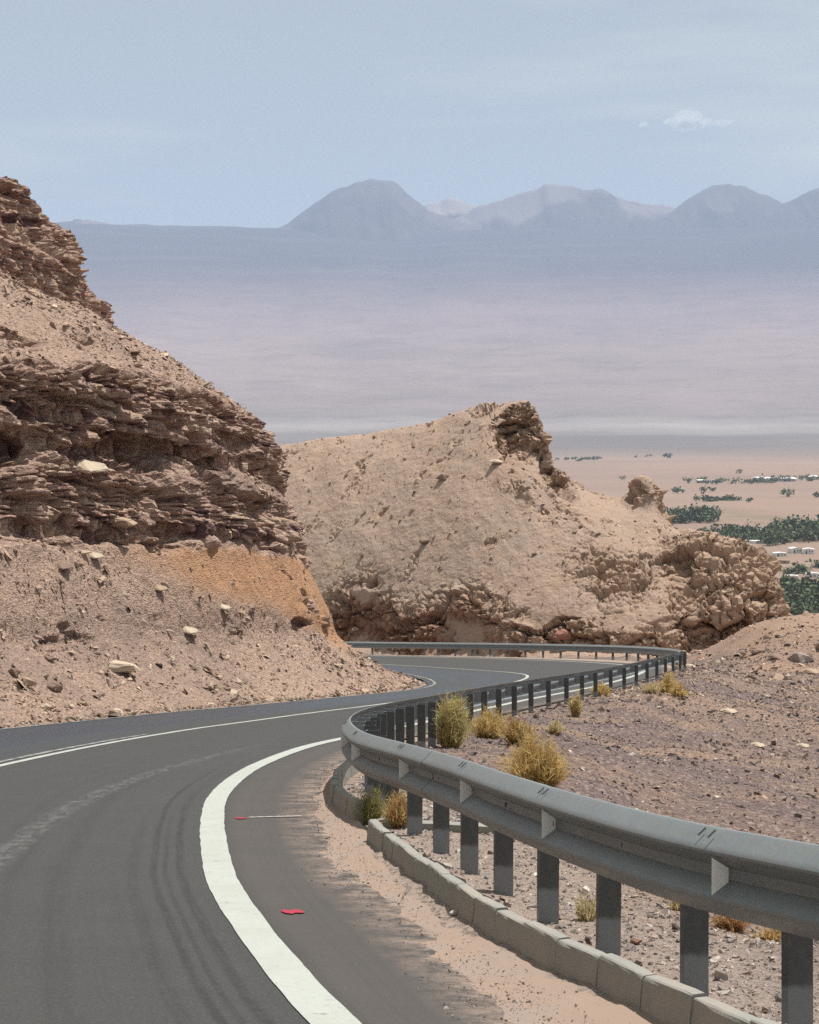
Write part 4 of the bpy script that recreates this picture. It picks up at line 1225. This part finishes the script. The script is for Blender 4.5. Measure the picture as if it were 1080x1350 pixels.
# trapezoid plate standing in the valley of the beam (x away from the road -> -x is outwards)
tp = [(-.102, -.085), (-.102, .082), (-.022, .032), (-.022, -.032)]
RF.prism(tp, (0, 0, 0), (1, 0, 0), (0, 0, 1), (0, 1, 0), .004)
RF.box((-.035, .02, 0), (.004, .04, .03))
REFL_ME = RF.mesh('reflector')
SLOT = MB()
SLOT.box((0, 0, 0), (.050, .010, .005))
SLOT_ME = SLOT.mesh('slot')
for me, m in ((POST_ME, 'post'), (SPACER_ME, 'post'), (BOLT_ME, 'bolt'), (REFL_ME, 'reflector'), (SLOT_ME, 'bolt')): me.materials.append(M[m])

def place(me, name, s, off, dz, parent=guard, roty=0.0, dy=0.0, lean=0.0):
    x, y, tx, ty = rail_at(s)
    rz = math.atan2(-tx, ty)                       # local +y along the rail, +x to the right of it
    o = link(name, me, None, parent)
    px, py = x + ty * off + tx * dy, y - tx * off + ty * dy
    mat = Matrix.Translation((px, py, float(zr(py)) + dz)) @ Matrix.Rotation(rz, 4, 'Z') @ Matrix.Rotation(lean, 4, 'X') @ Matrix.Rotation(roty, 4, 'Y')
    if parent is guard: o.matrix_parent_inverse = GINV; o.matrix_basis = mat
    else: o.matrix_parent_inverse = parent.matrix_world.inverted(); o.matrix_basis = mat
    return o
rr = random.Random(3)
mid = RAIL_TOP - HALF
SPACERS = {}
for i, s in enumerate(s_post):
    if s > RL[-1]: break
    ln = rr.uniform(-.02, .02)
    y_ = rail_at(s)[1]
    off = float(np.interp(y_, [15, 20], [.015, .16]))
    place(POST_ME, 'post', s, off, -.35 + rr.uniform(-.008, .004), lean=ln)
    sp = place(SPACER_ME, 'spacer', s, .0, mid - .10)
    sp.scale = (max(off, .012) / .098, 1, 1)
    if s < s_62 and (i - i_ref) % 2:
        place(BOLT_ME, 'bolt', s, -.006, mid, roty=-math.pi / 2, dy=-.5)
    if (i - i_ref) % 2 == 0 and s < s_62:
        place(REFL_ME, 'reflector', s, 0.0, mid, dy=-.57)
    if (i - i_ref) % 2 == 0 and s < s_33:
        for dy_ in (-.46, -.35): place(SLOT_ME, 'bolt', s, -.056, mid + .178, roty=-.70, dy=dy_)

# ------------------------------------------------------------------ kerbs: rows of precast blocks
def kerb(pts, label, seed, block=.56, h=.185, gap=.007):
    C = spline(pts, .02); T = tangents(C); L = np.concatenate([[0], np.cumsum(np.linalg.norm(np.diff(C, axis=0), axis=1))])
    root = bpy.data.objects.new('kerb', None); COL.objects.link(root)
    c0 = C[len(C) // 2]; root.location = (c0[0], c0[1], float(zr(c0[1])))
    inv = root.matrix_basis.inverted()
    tag(root, label, 'kerb')
    r = random.Random(seed)
    n = int(L[-1] / block)
    prof = [(-.035, -.18), (.0, h - .018), (.004, h - .006), (.014, h), (.066, h + .002), (.074, h - .004), (.08, h - .02), (.085, -.18)]   # away from road, up
    for k in range(n):
        a, b = k * block + gap / 2, (k + 1) * block - gap / 2
        ss = np.linspace(a, b, 6)
        dz = r.uniform(-.008, .008); do = r.uniform(-.008, .008); tl = r.uniform(-.003, .003)
        V = []
        for j, s_ in enumerate(ss):
            x, y = np.interp(s_, L, C[:, 0]), np.interp(s_, L, C[:, 1]); tx, ty = np.interp(s_, L, T[:, 0]), np.interp(s_, L, T[:, 1])
            e = .004 if j in (0, 5) else 0
            for (o, z) in prof:
                oo = o + do + (e if z < h and o < .04 else -e if o > .04 else 0) + (.0015 if o > 0 else .004) * r.uniform(-1, 1)
                zz_ = z + dz + tl * (j - 2.5) - (e * .6 if z > .1 else 0) + (.001 * r.uniform(-1, 1) if z > 0 else 0)
                V.append((x + ty * oo, y - tx * oo, float(zr(y)) + zz_))
        m = len(prof)
        F = [(j * m + i, j * m + i + 1, (j + 1) * m + i + 1, (j + 1) * m + i) for j in range(5) for i in range(m - 1)]
        F += [(j * m + m - 1, j * m, (j + 1) * m, (j + 1) * m + m - 1) for j in range(5)]
        F += [tuple(range(m - 1, -1, -1)), tuple(5 * m + i for i in range(m))]
        me = bpy.data.meshes.new('kerb_block'); me.from_pydata(V, [], F); me.update()
        o_ = link('kerb_block', me, M['concrete'], root); o_.matrix_parent_inverse = inv
    return root
kerb(KERB, 'low concrete kerb of worn blocks along the sand in front of the guardrail', 4)
kerb(KERB2, 'short far concrete kerb curving beneath the bend of the guardrail beyond the drain gap', 5)

def gutter():
    root = bpy.data.objects.new('drain_channel', None); COL.objects.link(root)
    tag(root, 'concrete edged drain channel leading off behind the guardrail', 'drain')
    for k, (p, q) in enumerate((((.10, 27.0), (1.62, 24.6)), ((-.28, 18.3), (1.3, 17.4)))):
        C = spline([p, ((p[0] + q[0]) / 2, (p[1] + q[1]) / 2 + .05), q], .2); T = tangents(C)
        V = []; prof = [(-.06, -.2), (-.055, .075), (.055, .07), (.06, -.2)]
        for (x, y), (tx, ty) in zip(C, T):
            z = float(ground_z(np.array([x]), np.array([y]))[0])
            for o, h in prof: V.append((x + ty * o, y - tx * o, z + h + .006 * rr.uniform(-1, 1)))
        n = len(C); m = 4
        F = [(j * m + i, j * m + i + 1, (j + 1) * m + i + 1, (j + 1) * m + i) for j in range(n - 1) for i in range(3)] + [(0, 1, 2, 3), tuple((n - 1) * m + i for i in (3, 2, 1, 0))]
        me = bpy.data.meshes.new('channel_edge'); me.from_pydata(V, [], F); me.update()
        link('channel_edge', me, M['concrete'], root)
gutter()

# ------------------------------------------------------------------ survey marks on the shoulder
def mark(name, p, q, w, mat, lift=.008, label=None):
    p, q = Vector(p), Vector(q); d = (q - p); n = max(2, int(d.length / .03)); d.normalize(); s = Vector((-d.y, d.x))
    V = []
    for i in range(n + 1):
        c = p.lerp(q, i / n)
        a = w * .5 * (1 + .35 * math.sin(i * 2.1)) * (.6 if i in (0, n) else 1)
        for k in (-1, 1):
            e = c + s * a * k; V.append((e.x, e.y, float(zr(e.y)) + lift))
    F = [(2 * i, 2 * i + 1, 2 * i + 3, 2 * i + 2) for i in range(n)]
    me = bpy.data.meshes.new(name); me.from_pydata(V, [], F); me.update()
    return tag(link(name, me, mat), kind='structure')
def road_at(px, py):
    a = (px - 540) / FPX; b = -(py - 675) / FPX
    d = np.array([a, math.cos(PITCH) + b * math.sin(PITCH), -math.sin(PITCH) + b * math.cos(PITCH)])
    s = np.arange(4, 140, .01); i = np.argmax(EYE + d[2] * s < zr(d[1] * s)); return (float(d[0] * s[i]), float(d[1] * s[i]))
mark('road_mark', road_at(373, 1204), road_at(399, 1203), .16, M['red'])
mark('road_mark', road_at(311, 1080), road_at(326, 1079.5), .13, M['red'])
mark('road_mark', road_at(328, 1078.5), road_at(398, 1076.5), .06, M['chalk'])

# ------------------------------------------------------------------ dry bushes and tufts
def bush(p, w, h, n, label, cols, seed, cat='bush', name='dry_bush', stiff=.5, group=None, thin=1.0):
    r = np.random.default_rng(seed)
    # several uneven sub-clumps share one root
    K = int(r.integers(4, 8))
    ca = r.uniform(0, 2 * math.pi, K); cr_ = w * .27 * np.sqrt(r.random(K)); ch = r.uniform(.55, 1.0, K); ch[r.integers(0, K)] = 1.0
    cw = w * r.uniform(.16, .34, K)
    kk_ = r.integers(0, K, n)
    ang = r.uniform(0, 2 * math.pi, n); rad = cw[kk_] * np.sqrt(r.random(n))
    cx, cy = np.cos(ca)[kk_] * cr_[kk_], np.sin(ca)[kk_] * cr_[kk_]
    base = np.stack([cx * .6 + np.cos(ang) * rad * .35, cy * .6 + np.sin(ang) * rad * .35, np.zeros(n)], 1)
    hh = h * ch[kk_] * r.uniform(.35, 1.05, n) * (1 - .45 * (rad / cw[kk_]) ** 2)
    tipx = np.stack([cx + np.cos(ang) * rad * (1.1 + .25 * r.standard_normal(n)), cy + np.sin(ang) * rad * (1.1 + .25 * r.standard_normal(n)), hh], 1)
    tipx[:, :2] += r.normal(0, w * .06, (n, 2))
    side = np.stack([-np.sin(ang + r.normal(0, .9, n)), np.cos(ang + r.normal(0, .9, n)), np.zeros(n)], 1)
    bw = (.0022 + .0035 * r.random(n))[:, None] * max(1.0, p[1] / 18.0) * thin
    midp = base + (tipx - base) * np.array([.40, .40, .58]) + r.normal(0, w * .025, (n, 3))
    V = np.stack([base - side * bw, base + side * bw, midp - side * bw * .8, midp + side * bw * .8, tipx - side * bw * .12, tipx + side * bw * .12], 1)
    F = np.array([(0, 1, 3, 2), (2, 3, 5, 4)])
    F = (F[None] + (np.arange(n) * 6)[:, None, None]).reshape(-1, 4)
    # side twigs
    m = n
    i = r.integers(0, n, m); f = r.uniform(.3, .95, m)[:, None]
    b2 = midp[i] * (1 - f) + tipx[i] * f; dr = r.normal(0, 1, (m, 3)); dr[:, 2] = np.abs(dr[:, 2]) * .8 + .2
    t2 = b2 + dr / np.linalg.norm(dr, axis=1, keepdims=True) * (h * r.uniform(.08, .22, m))[:, None]
    sd = np.cross(dr, r.normal(0, 1, (m, 3))); sd /= np.linalg.norm(sd, axis=1, keepdims=True) + 1e-6
    bw2 = bw[i] * .8
    V2 = np.stack([b2 - sd * bw2, b2 + sd * bw2, t2 + sd * bw2 * .2, t2 - sd * bw2 * .2], 1)
    F2 = (np.array([(0, 1, 2, 3)])[None] + (np.arange(m) * 4)[:, None, None]).reshape(-1, 4) + n * 6
    cb = np.array(cols)
    def tintf(k): 
        c = cb[r.integers(0, len(cb), k)] * r.uniform(.65, 1.3, (k, 1)); return np.concatenate([c.clip(.02, .8), np.ones((k, 1))], 1)
    tint = np.concatenate([np.repeat(tintf(n), 6, 0), np.repeat(tintf(m), 4, 0)])
    me = np_mesh(name, np.concatenate([V.reshape(-1, 3), V2.reshape(-1, 3)]), np.concatenate([F, F2]), False, {'tint': tint})
    o = link(name, me, M['grass']); o.location = (p[0], p[1], p[2] - .01)
    return tag(o, label, cat, group)

GOLD = [(.74, .53, .20), (.66, .45, .16), (.80, .63, .32), (.56, .37, .14)]
OLIVE = [(.58, .51, .23), (.66, .54, .25), (.46, .44, .18), (.68, .50, .22)]
RUST = [(.40, .21, .08), (.46, .28, .11), (.30, .15, .06)]
PALE = [(.70, .58, .35), (.62, .50, .27), (.54, .45, .25)]
for (px, py, wpx, hpx, n, lab, cols, nm) in [
    (593, 986, 66, 82, 1500, 'olive green and straw bush behind the guardrail, tallest of the bushes', OLIVE, 'dry_bush'),
    (645, 974, 60, 52, 1100, 'straw coloured bush touching the right side of the tall olive bush', GOLD, 'dry_bush'),
    (708, 1040, 88, 84, 1700, 'round golden bush standing nearest the middle of the guardrail beam', GOLD, 'dry_bush'),
    (690, 985, 70, 50, 1000, 'golden brown bush behind the round golden bush', RUST + GOLD, 'dry_bush'),
    (486, 1087, 52, 58, 700, 'yellow green tuft of grass at the kerb gap under the guardrail', [(.38, .36, .12), (.46, .40, .17), (.28, .29, .09)], 'grass_tuft'),
    (528, 1092, 62, 60, 1000, 'golden bush growing in the gap behind the first kerb', GOLD + RUST, 'dry_bush'),
    (880, 912, 34, 34, 500, 'golden bush on the bank by the guardrail at the hairpin', GOLD, 'dry_bush'),
    (896, 920, 34, 24, 450, 'low straw tuft right of the golden hairpin bush', GOLD, 'grass_tuft'),
    (860, 914, 36, 18, 400, 'low yellow tuft left of the golden hairpin bush', PALE, 'grass_tuft'),
    (760, 945, 24, 42, 420, 'slender upright straw tuft on the bank below the guardrail posts', PALE + GOLD, 'grass_tuft'),
    (792, 918, 38, 22, 420, 'low golden tuft between the guardrail posts above the slender one', GOLD, 'grass_tuft'),
    (735, 968, 40, 26, 420, 'straw tuft left of the slender upright tuft', PALE, 'grass_tuft'),
    (776, 1215, 46, 44, 260, 'pale sparse tuft seen between the near guardrail posts', PALE, 'grass_tuft'),
    (892, 1200, 50, 34, 260, 'thin pale tuft behind the beam between the two nearest full posts', PALE, 'grass_tuft'),
    (965, 1226, 70, 34, 420, 'low rust coloured dry plant behind the nearest guardrail posts', RUST, 'dry_bush'),
    (1015, 1240, 60, 30, 320, 'rust and straw dry plant at the right edge under the beam', RUST + GOLD, 'dry_bush')]:
    p = ground_at(px, py)
    bush(p, wpx / FPX * p[1], hpx / FPX * p[1], int(n * 1.0), lab, cols, int(px * 7 + py), name=nm, cat='bush' if nm == 'dry_bush' else 'grass tuft')

# ------------------------------------------------------------------ oasis in the valley: trees, tree belts, houses
def plain_at(px, py):
    a = (px - 540) / FPX; b = -(py - 675) / FPX
    d = np.array([a, math.cos(PITCH) + b * math.sin(PITCH), -math.sin(PITCH) + b * math.cos(PITCH)])
    k = (PLAIN - EYE) / d[2]
    return np.array([d[0] * k, d[1] * k, PLAIN])

def leafy(r, n, w, h, leaf):
    """leaf clumps in an uneven crown, (n*4,3) vertices"""
    lob = r.normal(0, 1, (7, 3)) * np.array([w * .24, w * .24, h * .16]) + np.array([0, 0, h * .55])
    i = r.integers(0, 7, n)
    c = lob[i] + r.normal(0, 1, (n, 3)) * np.array([w * .13, w * .13, h * .13])
    c[:, 2] = np.maximum(c[:, 2], h * .08)
    a = r.normal(0, 1, (n, 3)); a /= np.linalg.norm(a, axis=1, keepdims=True)
    b = np.cross(a, r.normal(0, 1, (n, 3))); b /= np.linalg.norm(b, axis=1, keepdims=True)
    s = leaf * r.uniform(.6, 1.3, (n, 1))
    V = np.stack([c - a * s - b * s * .7, c + a * s - b * s * .6, c + a * s * .8 + b * s, c - a * s * .9 + b * s * .8], 1)
    return V
GREENS = np.array([(.10, .135, .055), (.08, .115, .048), (.12, .15, .065), (.092, .118, .055)])
def crown_mesh(name, trees, seed):
    """trees: list of (x, y, z, w, h, n)"""
    r = np.random.default_rng(seed); Vs = []; Ts = []
    for (x, y, z, w, h, n) in trees:
        V = leafy(r, n, w, h, w * .085); V = V + np.array([x, y, z]); Vs.append(V.reshape(-1, 3))
        c = GREENS[r.integers(0, 4)] * r.uniform(.7, 1.3); c = c * r.uniform(.75, 1.25, (n, 1))
        Ts.append(np.repeat(np.concatenate([c, np.ones((n, 1))], 1), 4, 0))
    V = np.concatenate(Vs); n = len(V) // 4
    return np_mesh(name, V, np.arange(n * 4).reshape(-1, 4), False, {'tint': np.concatenate(Ts)})

def belt(pts, n, wpx, hpx, seed, spread=3.0):
    """a far-off belt of trees that reads as one mass"""
    r = np.random.default_rng(seed); P = np.array(pts, float); trees = []
    t = r.random(n) * (len(P) - 1); i = t.astype(int); f = (t - i)[:, None]
    Q = P[i] * (1 - f) + P[i + 1] * f; Q[:, 1] += r.uniform(-spread, spread, n)
    for px, py in Q:
        p = plain_at(px, py); k = math.hypot(p[0], p[1]) / FPX
        trees.append((p[0], p[1], p[2] - 1.5, wpx * k * r.uniform(.8, 1.7), hpx * k * r.uniform(.8, 1.6), 60))
    o = link('tree_belt', crown_mesh('tree_belt', trees, seed), M['leaf'])
    return tag(o, kind='stuff')
belt([(872, 690), (885, 689), (912, 688), (944, 688)], 60, 14, 15, 1, 2.5)
belt([(895, 724), (930, 714), (960, 708), (990, 709), (1000, 712)], 90, 13, 11, 2, 5)
belt([(1005, 716), (1040, 708), (1085, 704), (1130, 702)], 150, 15, 15, 3, 9)
belt([(1030, 790), (1050, 800), (1085, 798), (1130, 800)], 180, 20, 15, 4, 22)
belt([(1035, 760), (1060, 752), (1100, 748)], 16, 14, 9, 5, 4)
belt([(905, 636), (985, 637), (1030, 634), (1080, 632), (1120, 632)], 60, 7, 6, 6, 2)
belt([(920, 662), (945, 660), (970, 659)], 18, 9, 6, 7, 1.2)
belt([(720, 608), (770, 606), (815, 604), (880, 602)], 14, 6, 3.5, 8, 1)
belt([(930, 730), (955, 726), (958, 722)], 14, 12, 16, 9, 2)

tree_id = [0]
def lone_tree(px, py, wpx, hpx, label):
    tree_id[0] += 1
    p = plain_at(px, py); k = math.hypot(p[0], p[1]) / FPX
    root = bpy.data.objects.new('tree', None); COL.objects.link(root); root.location = p
    tag(root, label, 'tree')
    mb = MB(); mb.box((0, 0, hpx * k * .25), (wpx * k * .09, wpx * k * .09, hpx * k * .5), .4, .6); mb.build('trunk', M['bark'], root)
    link('crown', crown_mesh('crown', [(0, 0, 0, wpx * k * 1.15, hpx * k * 1.1, 90)], 500 + tree_id[0]), M['leaf'], root)
for a in [(880, 604, 9, 7, 'small dark tree on the far edge of the pink plain, directly above the hill knob'),
          (763, 609, 7, 5, 'tiny tree on the plain just right of the hill scarp'),
          (1038, 655, 13, 11, 'lone dark tree on bare ground right of the middle of the plain'),
          (975, 625, 7, 6, 'lone small tree above the long row of white roofs'),
          (821, 633, 6, 6, 'tiny lone tree in the empty plain above the hill shoulder'),
          (893, 650, 14, 6, 'low wide bush-like tree above the dense clump beside the knob'),
          (928, 649, 10, 7, 'left one of a pair of low trees in the middle of the plain'),
          (939, 648, 8, 5, 'right one of a pair of low trees in the middle of the plain'),
          (987, 662, 10, 5, 'low tree just right of the long dark hedge row'),
          (1078, 656, 10, 8, 'tree cut by the right picture edge on bare ground'),
          (1024, 694, 9, 10, 'pointed tree rising from the belt beside a thin pole'),
          (945, 695, 9, 5, 'brownish low tree on the right end of the dense clump')]:
    lone_tree(*a)

def house(px, py, wpx, hpx, dpx, label, roof='tin', wall='white_wall'):
    p = plain_at(px, py); k = math.hypot(p[0], p[1]) / FPX
    w, h = wpx * k, max(hpx * k, 3.0); d = max(8.0, dpx * k)
    root = bpy.data.objects.new('house', None); COL.objects.link(root); root.location = p; root.rotation_euler = (0, 0, rr.uniform(-.2, .2))
    tag(root, label, 'house', 'low houses of the oasis village')
    mb = MB(); mb.box((0, 0, h / 2), (w, d, h)); mb.build('wall', M[wall], root)
    mb = MB(); mb.prism([(-w * .53, h), (w * .53, h), (w * .53, h + .15), (0, h + h * .28), (-w * .53, h + .15)], (0, -d * .54, 0), (1, 0, 0), (0, 0, 1), (0, 1, 0), d * 1.08); mb.build('roof', M[roof], root)
    mb = MB(); mb.box((-w * .2, -d / 2 - .02, h * .36), (w * .12, .1, h * .7)); mb.build('door', M['dark'], root)
    for q in (.1, .33):
        mb = MB(); mb.box((w * q, -d / 2 - .02, h * .55), (w * .1, .1, h * .3)); mb.build('window', M['dark'], root)
for a in [(926, 636, 12, 3, 40, 'white roofed house at the left end of the far row'), (945, 636, 10, 2.5, 40, 'white roofed house second from the left in the far row'),
          (1012, 634, 22, 4, 60, 'long white roofed building in the middle of the far tree row'), (1040, 634, 20, 3.5, 60, 'white roofed building right of the middle of the far tree row'),
          (1072, 632, 12, 4, 50, 'white house at the right picture edge in the far tree row'),
          (940, 729, 10, 5, 20, 'small white house between trees left of the red earth wall'), (974, 728, 16, 3, 20, 'low white house in front of the middle tree belt'),
          (1003, 703, 11, 4, 30, 'white house peeping out at the left end of the right tree belt'), (998, 716, 14, 3, 20, 'white roof half hidden in trees right of the belt gap'),
          (1048, 729, 14, 6, 16, 'pale house in the cluster below the right tree belt'), (1066, 730, 14, 6, 16, 'pale house at the right end of the cluster below the tree belt'),
          (1028, 733, 16, 4, 16, 'low pale house at the left end of the cluster below the tree belt'),
          (1045, 763, 14, 4, 14, 'white sheet roofed shed above the lower trees'), (1072, 761, 18, 5, 14, 'long white sheet roofed shed at the right picture edge')]:
    house(*a)
for a in [(960, 708, 7, 3, 14, 'brown mud walled house among the middle tree belt'), (1020, 743, 40, 4, 10, 'long brown mud walled building above the green fields')]:
    house(*a, roof='mud_wall', wall='mud_wall')

def pole(px, py, hpx, label):
    p = plain_at(px, py); k = math.hypot(p[0], p[1]) / FPX
    root = bpy.data.objects.new('power_pole', None); COL.objects.link(root); root.location = p; tag(root, label, 'power pole')
    mb = MB(); mb.box((0, 0, hpx * k / 2), (.7, .7, hpx * k), 0, .7); mb.build('pole_shaft', M['bark'], root)
    mb = MB(); mb.box((0, 0, hpx * k * .92), (3.0, .5, .4)); mb.build('crossarm', M['bark'], root)
pole(1023, 694, 14, 'thin dark power pole behind the right tree belt'); pole(1066, 692, 14, 'thin dark power pole nearest the right picture edge')

# ------------------------------------------------------------------ the small cloud
def cloud():
    r = np.random.default_rng(9)
    D = 62000.0
    import bmesh
    bm = bmesh.new()
    for k in range(34):
        big = k < 6
        u = r.normal(0, .16) if big else r.normal(0, .5)
        w = r.uniform(26, 40) if big else r.uniform(10, 26)
        t_ = r.uniform(.20, .30) if big else r.uniform(.07, .14)
        x = (905 + 48 * u - 540) / FPX * D; z = (560 - 165) / FPX * D + (r.uniform(0, 5) if big else r.normal(0, 2.0)) / FPX * D
        mt = Matrix.Translation((x, D + r.normal(0, 400), z)) @ Matrix.Diagonal((w / FPX * D * .5, 450, w / FPX * D * .5 * t_ * 2, 1))
        bmesh.ops.create_icosphere(bm, subdivisions=3, radius=1.0, matrix=mt)
    for v in bm.verts:
        v.co.x += 60 * math.sin(v.co.z * .021 + v.co.x * .009); v.co.z += 26 * math.sin(v.co.x * .017) + 14 * math.sin(v.co.x * .041 + 1)
    me = bpy.data.meshes.new('cloud'); bm.to_mesh(me); bm.free()
    m = bpy.data.materials.new('cloud_vapour'); m.use_nodes = True; n = m.node_tree.nodes; n.clear()
    o_ = n.new('ShaderNodeOutputMaterial'); v = n.new('ShaderNodeVolumeScatter'); v.inputs['Density'].default_value = .0007; v.inputs['Color'].default_value = (1, 1, 1, 1); v.inputs['Anisotropy'].default_value = .2
    m.node_tree.links.new(v.outputs[0], o_.inputs['Volume'])
    return tag(link('cloud', me, m), 'small wispy white cloud above the right volcano', 'cloud')
cloud()

# ------------------------------------------------------------------ the air
def haze():
    mb = MB(); lo, hi = -170.0, 4750.0
    mb.box((0, 0, (lo + hi) / 2 - 0), (124000, 124000, hi - lo))
    m = bpy.data.materials.new('haze_air'); m.use_nodes = True; n = m.node_tree.nodes; n.clear()
    o_ = n.new('ShaderNodeOutputMaterial'); v = n.new('ShaderNodeVolumePrincipled')
    v.inputs['Density Attribute'].default_value = ''
    v.inputs['Color Attribute'].default_value = ''
    v.inputs['Temperature Attribute'].default_value = ''
    v.inputs['Color'].default_value = (.55, .70, 1.0, 1)
    v.inputs['Density'].default_value = HAZE_DENSITY
    v.inputs['Anisotropy'].default_value = 0.0
    m.node_tree.links.new(v.outputs[0], o_.inputs['Volume'])
    o = mb.build('haze', m)
    o['kind'] = 'stuff'
    return o
haze()
